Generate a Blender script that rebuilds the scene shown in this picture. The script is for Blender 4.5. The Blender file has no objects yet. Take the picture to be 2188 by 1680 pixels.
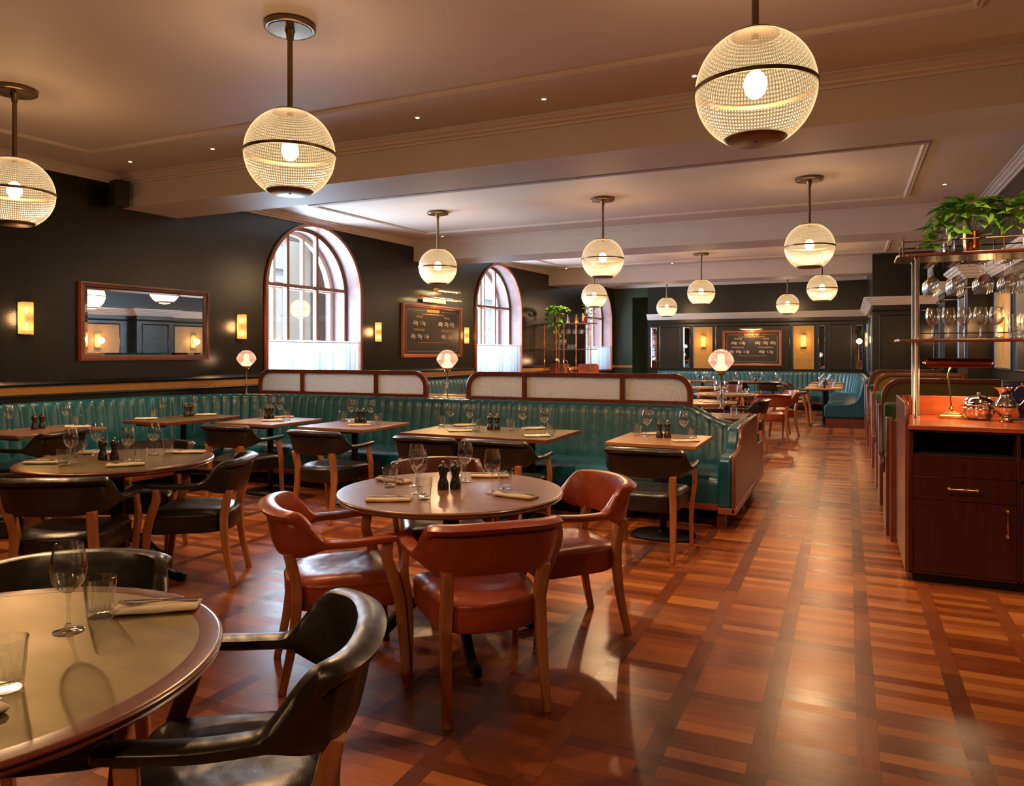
import bpy, bmesh, math, random
from math import sin, cos, pi, radians, sqrt, atan2
from mathutils import Vector, Matrix
random.seed(7)
S = bpy.context.scene
COL = S.collection

# ------------------------------------------------------------------ materials
class NT:
    """small helper for building node trees"""
    def __init__(self, name):
        self.m = bpy.data.materials.new(name); self.m.use_nodes = True
        self.t = self.m.node_tree; self.t.nodes.clear()
        self.out = self.t.nodes.new('ShaderNodeOutputMaterial')
    def n(self, typ, **kw):
        nd = self.t.nodes.new(typ)
        for k, v in kw.items():
            if k in nd.inputs.keys(): self.set(nd.inputs[k], v)
            else: setattr(nd, k, v)
        return nd
    def set(self, inp, v):
        if isinstance(v, bpy.types.NodeSocket): self.t.links.new(v, inp)
        else: inp.default_value = v
    def math(self, op, a, b=0.0, c=None):
        nd = self.t.nodes.new('ShaderNodeMath'); nd.operation = op
        self.set(nd.inputs[0], a); self.set(nd.inputs[1], b)
        if c is not None: self.set(nd.inputs[2], c)
        return nd.outputs[0]
    def ramp(self, fac, stops, interp='LINEAR'):
        nd = self.t.nodes.new('ShaderNodeValToRGB'); cr = nd.color_ramp; cr.interpolation = interp
        while len(cr.elements) < len(stops): cr.elements.new(0.5)
        for e, (p, c) in zip(cr.elements, stops):
            e.position = p; e.color = c if len(c) == 4 else (*c, 1)
        self.set(nd.inputs[0], fac); return nd.outputs[0]
    def mixc(self, fac, a, b, mode='MIX'):
        nd = self.t.nodes.new('ShaderNodeMix'); nd.data_type = 'RGBA'; nd.blend_type = mode
        self.set(nd.inputs[0], fac); self.set(nd.inputs[6], a if not isinstance(a, tuple) else (*a[:3], 1))
        self.set(nd.inputs[7], b if not isinstance(b, tuple) else (*b[:3], 1)); return nd.outputs[2]
    def coord(self, kind='Object'):
        return self.n('ShaderNodeTexCoord').outputs[kind]
    def mapping(self, vec, scale=(1, 1, 1), rot=(0, 0, 0)):
        nd = self.n('ShaderNodeMapping'); nd.inputs['Scale'].default_value = scale
        nd.inputs['Rotation'].default_value = rot; self.set(nd.inputs['Vector'], vec); return nd.outputs[0]
    def noise(self, vec, scale, detail=3.0, rough=0.5):
        nd = self.n('ShaderNodeTexNoise'); self.set(nd.inputs['Vector'], vec)
        nd.inputs['Scale'].default_value = scale; nd.inputs['Detail'].default_value = detail
        nd.inputs['Roughness'].default_value = rough; return nd.outputs['Fac']
    def bump(self, h, strength=0.3, dist=0.01):
        nd = self.n('ShaderNodeBump'); nd.inputs['Strength'].default_value = strength
        nd.inputs['Distance'].default_value = dist; self.set(nd.inputs['Height'], h); return nd.outputs[0]
    def bsdf(self, **kw):
        nd = self.n('ShaderNodeBsdfPrincipled')
        for k, v in kw.items(): self.set(nd.inputs[k], (*v, 1) if isinstance(v, tuple) and len(v) == 3 else v)
        return nd
    def done(self, sh):
        self.t.links.new(sh, self.out.inputs[0]); return self.m

def plain(name, col, rough=0.5, metal=0.0, var=0.06, vscale=6.0, bump=0.0, bscale=60.0, coat=0.0, spec=0.5):
    t = NT(name); co = t.coord()
    f = t.noise(co, vscale, 3)
    c = t.ramp(f, [(0.3, tuple(max(0, x * (1 - var)) for x in col)), (0.7, tuple(min(1, x * (1 + var)) for x in col))])
    kw = dict(Roughness=rough, Metallic=metal)
    kw['Coat Weight'] = coat; kw['Specular IOR Level'] = spec
    b = t.bsdf(**kw); t.set(b.inputs['Base Color'], c)
    if bump: t.set(b.inputs['Normal'], t.bump(t.noise(co, bscale, 4), bump, 0.004))
    return t.done(b.outputs[0])

def leather(name, col, rough=0.34, wrinkle=0.25, coat=0.15):
    t = NT(name); co = t.coord()
    f = t.noise(co, 5, 4)
    c = t.ramp(f, [(0.3, tuple(x * 0.8 for x in col)), (0.7, tuple(min(1, x * 1.2) for x in col))])
    b = t.bsdf(Roughness=rough); t.set(b.inputs['Base Color'], c)
    b.inputs['Coat Weight'].default_value = coat; b.inputs['Coat Roughness'].default_value = 0.25
    big = t.noise(t.mapping(co, (1, 1, 1)), 7, 2, 0.6)
    fine = t.noise(co, 240, 2)
    h = t.math('ADD', big, t.math('MULTIPLY', fine, 0.03))
    t.set(b.inputs['Normal'], t.bump(h, wrinkle, 0.03))
    r = t.math('ADD', t.math('MULTIPLY', f, 0.16), rough - 0.08); t.set(b.inputs['Roughness'], r)
    return t.done(b.outputs[0])

def wood(name, c1, c2, rough=0.35, axis=2, scale=1.0, coat=0.2):
    t = NT(name); co = t.coord()
    sc = [26 * scale] * 3; sc[axis] = 1.6 * scale
    f = t.noise(t.mapping(co, tuple(sc)), 1.0, 5, 0.6)
    g = t.noise(co, 3 * scale, 2)
    f2 = t.math('ADD', t.math('MULTIPLY', f, 0.75), t.math('MULTIPLY', g, 0.25))
    c = t.ramp(f2, [(0.32, c1), (0.66, c2)])
    b = t.bsdf(Roughness=rough); t.set(b.inputs['Base Color'], c)
    b.inputs['Coat Weight'].default_value = coat; b.inputs['Coat Roughness'].default_value = 0.2
    t.set(b.inputs['Normal'], t.bump(f, 0.08, 0.002))
    return t.done(b.outputs[0])

def metal(name, col, rough=0.25, brushed=0.0):
    t = NT(name); co = t.coord(); f = t.noise(co, 9, 4)
    c = t.ramp(f, [(0.3, tuple(x * 0.8 for x in col)), (0.7, tuple(min(1, x * 1.1) for x in col))])
    b = t.bsdf(Metallic=1.0); t.set(b.inputs['Base Color'], c)
    r = t.math('ADD', t.math('MULTIPLY', f, 0.15), max(0.0, rough - 0.07)); t.set(b.inputs['Roughness'], r)
    if brushed: t.set(b.inputs['Normal'], t.bump(t.noise(t.mapping(co, (4, 60, 4)), 1, 3), brushed, 0.003))
    return t.done(b.outputs[0])

def emit(name, col, strength):
    t = NT(name); e = t.n('ShaderNodeEmission'); e.inputs[0].default_value = (*col, 1); e.inputs[1].default_value = strength
    return t.done(e.outputs[0])

def clear_glass(name, tint=(0.97, 0.98, 0.98), ior=1.5, boost=1.0, bump=0.0, bscale=60):
    t = NT(name)
    tr = t.n('ShaderNodeBsdfTransparent'); tr.inputs[0].default_value = (*tint, 1)
    gl = t.n('ShaderNodeBsdfGlossy'); gl.inputs['Roughness'].default_value = 0.02; gl.inputs[0].default_value = (1, 1, 1, 1)
    lw = t.n('ShaderNodeLayerWeight'); lw.inputs[0].default_value = 0.5
    fr = t.math('ADD', 0.045, t.math('MULTIPLY', t.math('POWER', lw.outputs['Facing'], 3.2), 0.95))
    if bump:
        nm = t.bump(t.noise(t.coord(), bscale, 2), bump, 0.004)
        t.set(gl.inputs['Normal'], nm)
    fac = t.math('MINIMUM', t.math('MULTIPLY', fr, boost), 0.96)
    mx = t.n('ShaderNodeMixShader'); t.set(mx.inputs[0], fac); t.set(mx.inputs[1], tr.outputs[0]); t.set(mx.inputs[2], gl.outputs[0])
    return t.done(mx.outputs[0])

M = {}
M['black_leather'] = leather('black_leather', (0.013, 0.012, 0.011), 0.33, 0.3)
M['red_leather'] = leather('red_leather', (0.30, 0.052, 0.018), 0.34, 0.3)
M['brown_leather'] = leather('brown_leather', (0.085, 0.022, 0.012), 0.3, 0.3)
M['teal_leather'] = leather('teal_leather', (0.003, 0.080, 0.120), 0.34, 0.16, 0.10)
M['green_velvet'] = plain('green_velvet', (0.045, 0.105, 0.022), 0.85, bump=0.1, bscale=200)
M['oak'] = wood('oak', (0.30, 0.105, 0.035), (0.52, 0.21, 0.075), 0.38)
M['dark_oak'] = wood('dark_oak', (0.09, 0.035, 0.014), (0.17, 0.07, 0.03), 0.38)
M['mahogany'] = wood('mahogany', (0.10, 0.020, 0.010), (0.20, 0.045, 0.020), 0.28, coat=0.4)
M['mahogany_y'] = wood('mahogany_y', (0.10, 0.020, 0.010), (0.20, 0.045, 0.020), 0.28, axis=1, coat=0.4)
M['redwood'] = wood('redwood', (0.20, 0.045, 0.018), (0.36, 0.09, 0.035), 0.28, axis=0, coat=0.4)
M['cabinet_wood'] = wood('cabinet_wood', (0.030, 0.004, 0.003), (0.062, 0.009, 0.006), 0.34, coat=0.1)
M['counter_wood'] = wood('counter_wood', (0.32, 0.060, 0.018), (0.44, 0.10, 0.032), 0.25, axis=0, coat=0.5)
M['tabletop_wood'] = wood('tabletop_wood', (0.165, 0.070, 0.032), (0.29, 0.135, 0.065), 0.36, axis=0, scale=0.7, coat=0.3)
M['tabletop_oak'] = wood('tabletop_oak', (0.27, 0.12, 0.042), (0.40, 0.19, 0.07), 0.34, axis=0, scale=0.7, coat=0.3)
M['rim_wood'] = wood('rim_wood', (0.11, 0.024, 0.011), (0.20, 0.050, 0.022), 0.28, axis=0, coat=0.4)
M['black_iron'] = plain('black_iron', (0.012, 0.012, 0.013), 0.4, 0.6)
M['brass'] = metal('brass', (0.72, 0.45, 0.16), 0.22)
M['aged_brass'] = metal('aged_brass', (0.23, 0.155, 0.09), 0.35)
M['bright_brass'] = metal('bright_brass', (0.9, 0.62, 0.22), 0.16)
M['lamp_red'] = metal('lamp_red', (0.30, 0.07, 0.03), 0.25)
M['copper'] = metal('copper', (0.85, 0.36, 0.16), 0.2)
M['silver'] = metal('silver', (0.82, 0.78, 0.72), 0.07)
M['steel'] = metal('steel', (0.72, 0.71, 0.70), 0.16)
M['pole_metal'] = metal('pole_metal', (0.36, 0.30, 0.24), 0.42)
M['mirror'] = (lambda t: t.done(t.bsdf(Metallic=1.0, Roughness=0.01, **{'Base Color': (0.86, 0.86, 0.86)}).outputs[0]))(NT('mirror'))
M['wall_paint'] = plain('wall_paint', (0.0052, 0.005, 0.0036), 0.27, 0, 0.15, 2.5, bump=0.25, bscale=70, coat=0.0, spec=0.52)
M['wall_green'] = plain('wall_green', (0.018, 0.035, 0.014), 0.4, 0, 0.1, 2.5, bump=0.2)
M['panel_paint'] = plain('panel_paint', (0.010, 0.011, 0.009), 0.27, 0, 0.1, 3, bump=0.08, bscale=40)
M['panel_blue'] = plain('panel_blue', (0.014, 0.017, 0.019), 0.25, 0, 0.1, 3, bump=0.08, bscale=40)
M['gold_strip'] = plain('gold_strip', (0.42, 0.20, 0.045), 0.45, 0, 0.08, 12)
M['gold_panel'] = plain('gold_panel', (0.36, 0.20, 0.045), 0.42, 0, 0.12, 10, bump=0.2)
M['ceiling_paint'] = plain('ceiling_paint', (0.52, 0.44, 0.39), 0.6, 0, 0.03, 1.2)
M['moulding_paint'] = plain('moulding_paint', (0.52, 0.44, 0.40), 0.5, 0, 0.03, 2)
M['cornice_paint'] = plain('cornice_paint', (0.62, 0.54, 0.49), 0.5, 0, 0.03, 2)
M['reveal_paint'] = plain('reveal_paint', (0.19, 0.105, 0.10), 0.5, 0, 0.12, 8, bump=0.1)
M['window_wood'] = wood('window_wood', (0.20, 0.095, 0.06), (0.33, 0.17, 0.11), 0.4)
M['cream_cloth'] = plain('cream_cloth', (0.80, 0.68, 0.52), 0.85, 0, 0.04, 20, bump=0.2, bscale=120)
M['mill_black'] = plain('mill_black', (0.014, 0.011, 0.008), 0.28, coat=0.3)
M['speaker_black'] = plain('speaker_black', (0.01, 0.01, 0.01), 0.6)
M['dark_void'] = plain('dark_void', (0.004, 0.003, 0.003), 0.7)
M['chalk_black'] = plain('chalk_black', (0.020, 0.013, 0.011), 0.55, 0, 0.2, 3)
M['chalk'] = plain('chalk', (0.75, 0.60, 0.50), 0.9)
M['gold_ink'] = plain('gold_ink', (0.55, 0.33, 0.12), 0.6)
M['screen'] = plain('screen', (0.012, 0.014, 0.05), 0.25)
M['stone'] = plain('stone', (0.62, 0.62, 0.60), 0.8, 0, 0.06, 1.5)
M['stone_warm'] = plain('stone_warm', (0.74, 0.64, 0.52), 0.8, 0, 0.04, 1.5)
M['facade_glass'] = plain('facade_glass', (0.36, 0.42, 0.46), 0.4)
M['street'] = plain('street', (0.3, 0.3, 0.3), 0.8)
M['glass'] = clear_glass('glass', boost=1.9)
M['pane_glass'] = clear_glass('pane_glass', (0.96, 0.98, 1.0), 1.3)
M['leaf'] = None

def leaf_mat():
    t = NT('leaf'); co = t.coord(); f = t.noise(co, 14, 3)
    c = t.ramp(f, [(0.3, (0.06, 0.24, 0.02)), (0.52, (0.20, 0.46, 0.05)), (0.72, (0.52, 0.66, 0.10))])
    b = t.bsdf(Roughness=0.35); t.set(b.inputs['Base Color'], c)
    tl = t.n('ShaderNodeBsdfTranslucent'); t.set(tl.inputs[0], c)
    mx = t.n('ShaderNodeMixShader'); mx.inputs[0].default_value = 0.25
    t.set(mx.inputs[1], b.outputs[0]); t.set(mx.inputs[2], tl.outputs[0]); return t.done(mx.outputs[0])
M['leaf'] = leaf_mat()

def brass_top():
    t = NT('brass_top'); co = t.coord()
    f = t.noise(co, 3.5, 6, 0.65); f2 = t.noise(t.mapping(co, (1, 5, 1), (0, 0, 0.6)), 3, 4)
    c = t.ramp(t.math('ADD', t.math('MULTIPLY', f, .6), t.math('MULTIPLY', f2, .4)), [(0.35, (0.145, 0.105, 0.033)), (0.65, (0.24, 0.175, 0.06))])
    b = t.bsdf(Metallic=0.7); t.set(b.inputs['Base Color'], c)
    t.set(b.inputs['Roughness'], t.math('ADD', t.math('MULTIPLY', f, 0.30), 0.27))
    t.set(b.inputs['Normal'], t.bump(f2, 0.06, 0.004)); return t.done(b.outputs[0])
M['brass_top'] = brass_top()

def floor_mat():
    t = NT('parquet'); P, W, B = 0.355, 0.074, 0.071
    geo = t.n('ShaderNodeNewGeometry'); sep = t.n('ShaderNodeSeparateXYZ'); t.set(sep.inputs[0], geo.outputs['Position'])
    x, y = sep.outputs[0], sep.outputs[1]
    u = t.math('DIVIDE', t.math('ADD', x, 50 * P - 0.0686 + W / 2), P)
    col = t.math('FLOOR', u); fu = t.math('MULTIPLY', t.math('FRACT', u), P)
    strip = t.math('LESS_THAN', fu, W)
    yy = t.math('ADD', y, 20.0)
    rowp = t.math('DIVIDE', yy, B); rp = t.math('FLOOR', rowp); fp = t.math('FRACT', rowp)
    # boards of the long strips
    offs = t.math('MULTIPLY', t.math('FRACT', t.math('MULTIPLY', col, 0.618)), 0.43)
    rows = t.math('DIVIDE', t.math('ADD', yy, offs), 0.43); rs = t.math('FLOOR', rows); fs = t.math('FRACT', rows)
    def wn(a, b, k):
        cmb = t.n('ShaderNodeCombineXYZ'); t.set(cmb.inputs[0], a); t.set(cmb.inputs[1], b); cmb.inputs[2].default_value = k
        nd = t.n('ShaderNodeTexWhiteNoise'); nd.noise_dimensions = '3D'; t.set(nd.inputs['Vector'], cmb.outputs[0]); return nd.outputs['Value']
    idp, ids = wn(col, rp, 1.0), wn(col, rs, 9.0)
    gp = t.noise(t.mapping(geo.outputs['Position'], (5, 70, 1)), 1.0, 4, 0.6)
    gs = t.noise(t.mapping(geo.outputs['Position'], (70, 5, 1)), 1.0, 4, 0.6)
    vp = t.math('ADD', t.math('MULTIPLY', idp, 0.62), t.math('MULTIPLY', gp, 0.45))
    vs = t.math('ADD', t.math('MULTIPLY', ids, 0.55), t.math('MULTIPLY', gs, 0.45))
    cp = t.ramp(vp, [(0.15, (0.13, 0.032, 0.010)), (0.38, (0.24, 0.062, 0.017)), (0.62, (0.35, 0.100, 0.025)), (0.9, (0.52, 0.185, 0.05))])
    cs = t.ramp(vs, [(0.12, (0.085, 0.023, 0.009)), (0.5, (0.19, 0.050, 0.017)), (0.9, (0.33, 0.092, 0.028))])
    c = t.mixc(strip, cp, cs)
    # joints
    e1 = t.math('LESS_THAN', t.math('MINIMUM', fp, t.math('SUBTRACT', 1.0, fp)), 0.012)
    e2 = t.math('LESS_THAN', t.math('MINIMUM', fs, t.math('SUBTRACT', 1.0, fs)), 0.003)
    ej = t.math('ADD', t.math('MULTIPLY', e1, t.math('SUBTRACT', 1.0, strip)), t.math('MULTIPLY', e2, strip))
    ex = t.math('LESS_THAN', t.math('ABSOLUTE', t.math('SUBTRACT', fu, W)), 0.0011)
    ex2 = t.math('LESS_THAN', fu, 0.0012)
    gap = t.math('MINIMUM', t.math('ADD', t.math('ADD', ej, ex), ex2), 1.0)
    c = t.mixc(t.math('MULTIPLY', gap, 0.6), c, (0.015, 0.006, 0.004))
    b = t.bsdf(); t.set(b.inputs['Base Color'], c)
    rn = t.noise(geo.outputs['Position'], 2.5, 3)
    t.set(b.inputs['Roughness'], t.math('ADD', t.math('ADD', t.math('MULTIPLY', rn, 0.12), t.math('MULTIPLY', idp, 0.06)), 0.21))
    b.inputs['Coat Weight'].default_value = 0.0; b.inputs['Specular IOR Level'].default_value = 0.28
    h = t.math('SUBTRACT', t.math('ADD', t.math('MULTIPLY', idp, 0.3), t.math('MULTIPLY', rn, 0.6)), t.math('MULTIPLY', gap, 0.3))
    t.set(b.inputs['Normal'], t.bump(h, 0.14, 0.004)); return t.done(b.outputs[0])
M['parquet'] = floor_mat()

def shade_mat(name, nu, glow, trans=0.5, tint=(1.0, 0.68, 0.34), nv=92, rim=2.6):
    """prismatic lamp glass: ribs in both directions, glowing with the bulb behind it"""
    t = NT(name); co = t.coord(); sep = t.n('ShaderNodeSeparateXYZ'); t.set(sep.inputs[0], co)
    ang = t.math('ARCTAN2', sep.outputs[1], sep.outputs[0])
    ga = t.math('ABSOLUTE', t.math('SINE', t.math('MULTIPLY', ang, nu / 2)))
    lat = t.math('ARCTAN2', sep.outputs[2], t.math('SQRT', t.math('ADD', t.math('MULTIPLY', sep.outputs[0], sep.outputs[0]), t.math('MULTIPLY', sep.outputs[1], sep.outputs[1]))))
    gb = t.math('ABSOLUTE', t.math('SINE', t.math('MULTIPLY', lat, nv / 2)))
    g = t.math('POWER', t.math('MULTIPLY', t.math('POWER', ga, 0.5), t.math('POWER', gb, 0.5)), 0.8)
    lw = t.n('ShaderNodeLayerWeight'); lw.inputs[0].default_value = 0.35
    rimf = t.math('POWER', lw.outputs['Facing'], 4.0)
    st = t.math('MULTIPLY', t.math('ADD', 0.42, t.math('MULTIPLY', g, 0.75)), t.math('ADD', glow, t.math('MULTIPLY', rimf, rim)))
    em = t.n('ShaderNodeEmission'); em.inputs[0].default_value = (*tint, 1); t.set(em.inputs[1], st)
    tr = t.n('ShaderNodeBsdfTransparent'); tr.inputs[0].default_value = (1, 0.95, 0.86, 1)
    gl = t.n('ShaderNodeBsdfGlossy'); gl.inputs['Roughness'].default_value = 0.12; gl.inputs[0].default_value = (0.12, 0.12, 0.12, 1)
    t.set(gl.inputs['Normal'], t.bump(g, 0.5, 0.01))
    ad = t.n('ShaderNodeAddShader'); t.set(ad.inputs[0], em.outputs[0]); t.set(ad.inputs[1], gl.outputs[0])
    mx = t.n('ShaderNodeMixShader'); t.set(mx.inputs[0], trans); t.set(mx.inputs[1], ad.outputs[0]); t.set(mx.inputs[2], tr.outputs[0])
    return t.done(mx.outputs[0])
M['holo_glass'] = shade_mat('holo_glass', 110, 0.46, 0.30)
M['onion_glass'] = shade_mat('onion_glass', 80, 1.0, 0.36, (1.0, 0.50, 0.31), 44, 1.8)

def bulb_mat(name, col, strength, trans):
    t = NT(name); e = t.n('ShaderNodeEmission'); e.inputs[0].default_value = (*col, 1); e.inputs[1].default_value = strength
    tr = t.n('ShaderNodeBsdfTransparent'); mx = t.n('ShaderNodeMixShader'); mx.inputs[0].default_value = trans
    t.set(mx.inputs[1], e.outputs[0]); t.set(mx.inputs[2], tr.outputs[0]); return t.done(mx.outputs[0])
M['bulb'] = bulb_mat('bulb', (1.0, 0.76, 0.42), 26.0, 0.7)
M['opal'] = bulb_mat('opal', (1.0, 0.74, 0.50), 3.2, 0.3)
M['sconce_tube'] = emit('sconce_tube', (1.0, 0.58, 0.22), 9.0)
M['downlight'] = emit('downlight', (1.0, 0.88, 0.72), 25.0)
M['lamp_bulb'] = emit('lamp_bulb', (1.0, 0.75, 0.4), 30.0)

def sconce_glass():
    t = NT('sconce_glass'); co = t.coord(); sep = t.n('ShaderNodeSeparateXYZ'); t.set(sep.inputs[0], co)
    rib = t.math('ABSOLUTE', t.math('SINE', t.math('MULTIPLY', sep.outputs[1], 300.0)))
    zz = t.math('ABSOLUTE', sep.outputs[2])                      # two bulbs, one up one down
    hot = t.math('POWER', t.math('MAXIMUM', t.math('SUBTRACT', 1.0, t.math('MULTIPLY', t.math('ABSOLUTE', t.math('SUBTRACT', zz, 0.085)), 9.0)), 0.0), 1.5)
    st = t.math('MULTIPLY', t.math('ADD', 0.6, t.math('MULTIPLY', rib, 0.4)), t.math('ADD', 0.95, t.math('MULTIPLY', hot, 3.0)))
    em = t.n('ShaderNodeEmission'); em.inputs[0].default_value = (1.0, 0.43, 0.10, 1); t.set(em.inputs[1], st)
    tr = t.n('ShaderNodeBsdfTransparent'); mx = t.n('ShaderNodeMixShader'); mx.inputs[0].default_value = 0.3
    t.set(mx.inputs[1], em.outputs[0]); t.set(mx.inputs[2], tr.outputs[0]); return t.done(mx.outputs[0])
M['sconce_glass'] = sconce_glass()

def hammered():
    t = NT('hammered_glass'); co = t.coord()
    vo = t.n('ShaderNodeTexVoronoi'); vo.feature = 'SMOOTH_F1'; t.set(vo.inputs['Vector'], co); vo.inputs['Scale'].default_value = 95
    h = t.math('ADD', vo.outputs['Distance'], t.noise(co, 60, 2))
    nm = t.bump(h, 0.9, 0.012)
    tl = t.n('ShaderNodeBsdfTranslucent'); tl.inputs[0].default_value = (0.95, 0.93, 0.9, 1); t.set(tl.inputs['Normal'], nm)
    df = t.n('ShaderNodeBsdfDiffuse'); df.inputs[0].default_value = (0.50, 0.44, 0.38, 1); t.set(df.inputs['Normal'], nm)
    gl = t.n('ShaderNodeBsdfGlossy'); gl.inputs['Roughness'].default_value = 0.12; t.set(gl.inputs['Normal'], nm)
    m1 = t.n('ShaderNodeMixShader'); m1.inputs[0].default_value = 0.25; t.set(m1.inputs[1], tl.outputs[0]); t.set(m1.inputs[2], df.outputs[0])
    m2 = t.n('ShaderNodeMixShader'); m2.inputs[0].default_value = 0.25; t.set(m2.inputs[1], m1.outputs[0]); t.set(m2.inputs[2], gl.outputs[0])
    return t.done(m2.outputs[0])
M['hammered'] = hammered()

def curtain():
    t = NT('sheer_curtain')
    tl = t.n('ShaderNodeBsdfTranslucent'); tl.inputs[0].default_value = (0.17, 0.185, 0.20, 1)
    df = t.n('ShaderNodeBsdfDiffuse'); df.inputs[0].default_value = (0.25, 0.25, 0.26, 1)
    tr = t.n('ShaderNodeBsdfTransparent')
    m1 = t.n('ShaderNodeMixShader'); m1.inputs[0].default_value = 0.25; t.set(m1.inputs[1], tl.outputs[0]); t.set(m1.inputs[2], df.outputs[0])
    m2 = t.n('ShaderNodeMixShader'); m2.inputs[0].default_value = 0.25; t.set(m2.inputs[1], m1.outputs[0]); t.set(m2.inputs[2], tr.outputs[0])
    return t.done(m2.outputs[0])
M['curtain'] = curtain()

# ------------------------------------------------------------------ mesh helpers
class MB:
    def __init__(self): self.v = []; self.f = []
    def add(self, vs, fs):
        o = len(self.v); self.v += [tuple(p) for p in vs]; self.f += [tuple(i + o for i in q) for q in fs]; return self
    def box(self, x0, x1, y0, y1, z0, z1):
        return self.add([(x0, y0, z0), (x1, y0, z0), (x1, y1, z0), (x0, y1, z0), (x0, y0, z1), (x1, y0, z1), (x1, y1, z1), (x0, y1, z1)],
                        [(0, 3, 2, 1), (4, 5, 6, 7), (0, 1, 5, 4), (1, 2, 6, 5), (2, 3, 7, 6), (3, 0, 4, 7)])
    def rings(self, rings, closed=True, cap=True, loop=False):
        n = len(rings[0]); vs = [p for r in rings for p in r]; fs = []; m = len(rings)
        for i in range(m if loop else m - 1):
            a, b = i * n, ((i + 1) % m) * n
            for j in range(n if closed else n - 1):
                k = (j + 1) % n; fs.append((a + j, a + k, b + k, b + j))
        if cap and closed and not loop: fs.append(tuple(range(n - 1, -1, -1))); fs.append(tuple((m - 1) * n + j for j in range(n)))
        return self.add(vs, fs)
    def lathe(self, prof, n=24, c=(0, 0, 0), rf=None, cap=True):
        """prof = [(r, z)...] bottom to top, rf(r, z, a) may modulate the radius"""
        rs = []
        for r, z in prof:
            rs.append([(c[0] + (rf(r, z, 2 * pi * j / n) if rf else r) * cos(2 * pi * j / n), c[1] + (rf(r, z, 2 * pi * j / n) if rf else r) * sin(2 * pi * j / n), c[2] + z) for j in range(n)])
        return self.rings(rs, cap=cap)
    def tube(self, pts, r, n=10, cap=True, flat=None):
        pts = [Vector(p) for p in pts]; rs = []; up = Vector((0, 0, 1)); prev = None
        for i, p in enumerate(pts):
            t = (pts[min(i + 1, len(pts) - 1)] - pts[max(i - 1, 0)]).normalized()
            a = prev if prev is not None else (up if abs(t.z) < 0.9 else Vector((1, 0, 0)))
            b = t.cross(a).normalized(); a = b.cross(t).normalized(); prev = a
            rr = r[i] if isinstance(r, (list, tuple)) else r
            ra, rb = (rr, rr) if flat is None else (rr * flat, rr)
            rs.append([p + a * (ra * cos(2 * pi * j / n)) + b * (rb * sin(2 * pi * j / n)) for j in range(n)])
        return self.rings(rs, cap=cap)
    def beam(self, pts, w, d, hint=(0, 1, 0)):
        """rectangular bar along pts, w across, d along hint; w and d may be lists"""
        pts = [Vector(p) for p in pts]; rs = []; h = Vector(hint)
        for i, p in enumerate(pts):
            t = (pts[min(i + 1, len(pts) - 1)] - pts[max(i - 1, 0)]).normalized()
            b = t.cross(h).normalized(); a = b.cross(t).normalized()
            ww = (w[i] if isinstance(w, (list, tuple)) else w) / 2; dd = (d[i] if isinstance(d, (list, tuple)) else d) / 2
            c = 0.22
            ring = []
            for sx, sy in ((1, 1), (-1, 1), (-1, -1), (1, -1)):
                k1 = (1 - c, 1) if sx * sy > 0 else (1, 1 - c); k2 = (1, 1 - c) if sx * sy > 0 else (1 - c, 1)
                q1 = (k2, k1) if True else None
                for kx, ky in (k2, k1): ring.append(p + b * (sx * kx * ww) + a * (sy * ky * dd))
            rs.append(ring)
        return self.rings(rs)
    def prism(self, poly, h0, h1, axis='x'):
        n = len(poly)
        def P(a, b, h): return {'x': (h, a, b), 'y': (a, h, b), 'z': (a, b, h)}[axis]
        vs = [P(a, b, h0) for a, b in poly] + [P(a, b, h1) for a, b in poly]
        fs = [tuple(range(n - 1, -1, -1)), tuple(range(n, 2 * n))] + [(i, (i + 1) % n, n + (i + 1) % n, n + i) for i in range(n)]
        return self.add(vs, fs)
    def sphere(self, c, r, nu=16, nv=10, sz=1.0):
        prof = [(max(1e-4, r * cos(-pi / 2 + pi * i / nv)), r * sz * sin(-pi / 2 + pi * i / nv)) for i in range(nv + 1)]
        return self.lathe(prof, nu, c)
    def build(self, name, mat, parent=None, bevel=0, seg=2, smooth=38, subsurf=0, loc=None, rot=None):
        me = bpy.data.meshes.new(name); me.from_pydata(self.v, [], self.f)
        bm = bmesh.new(); bm.from_mesh(me); bmesh.ops.recalc_face_normals(bm, faces=bm.faces); bm.to_mesh(me); bm.free()
        me.materials.append(M[mat] if isinstance(mat, str) else mat)
        if smooth:
            me.shade_smooth(); me.set_sharp_from_angle(angle=radians(smooth))
        o = bpy.data.objects.new(name, me); COL.objects.link(o)
        if parent is not None: o.parent = parent
        if loc: o.location = loc
        if rot: o.rotation_euler = rot
        if bevel:
            b = o.modifiers.new('bevel', 'BEVEL'); b.width = bevel; b.segments = seg; b.limit_method = 'ANGLE'; b.angle_limit = radians(40); b.harden_normals = False
        if subsurf:
            s = o.modifiers.new('sub', 'SUBSURF'); s.levels = subsurf; s.render_levels = subsurf
        return o

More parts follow.
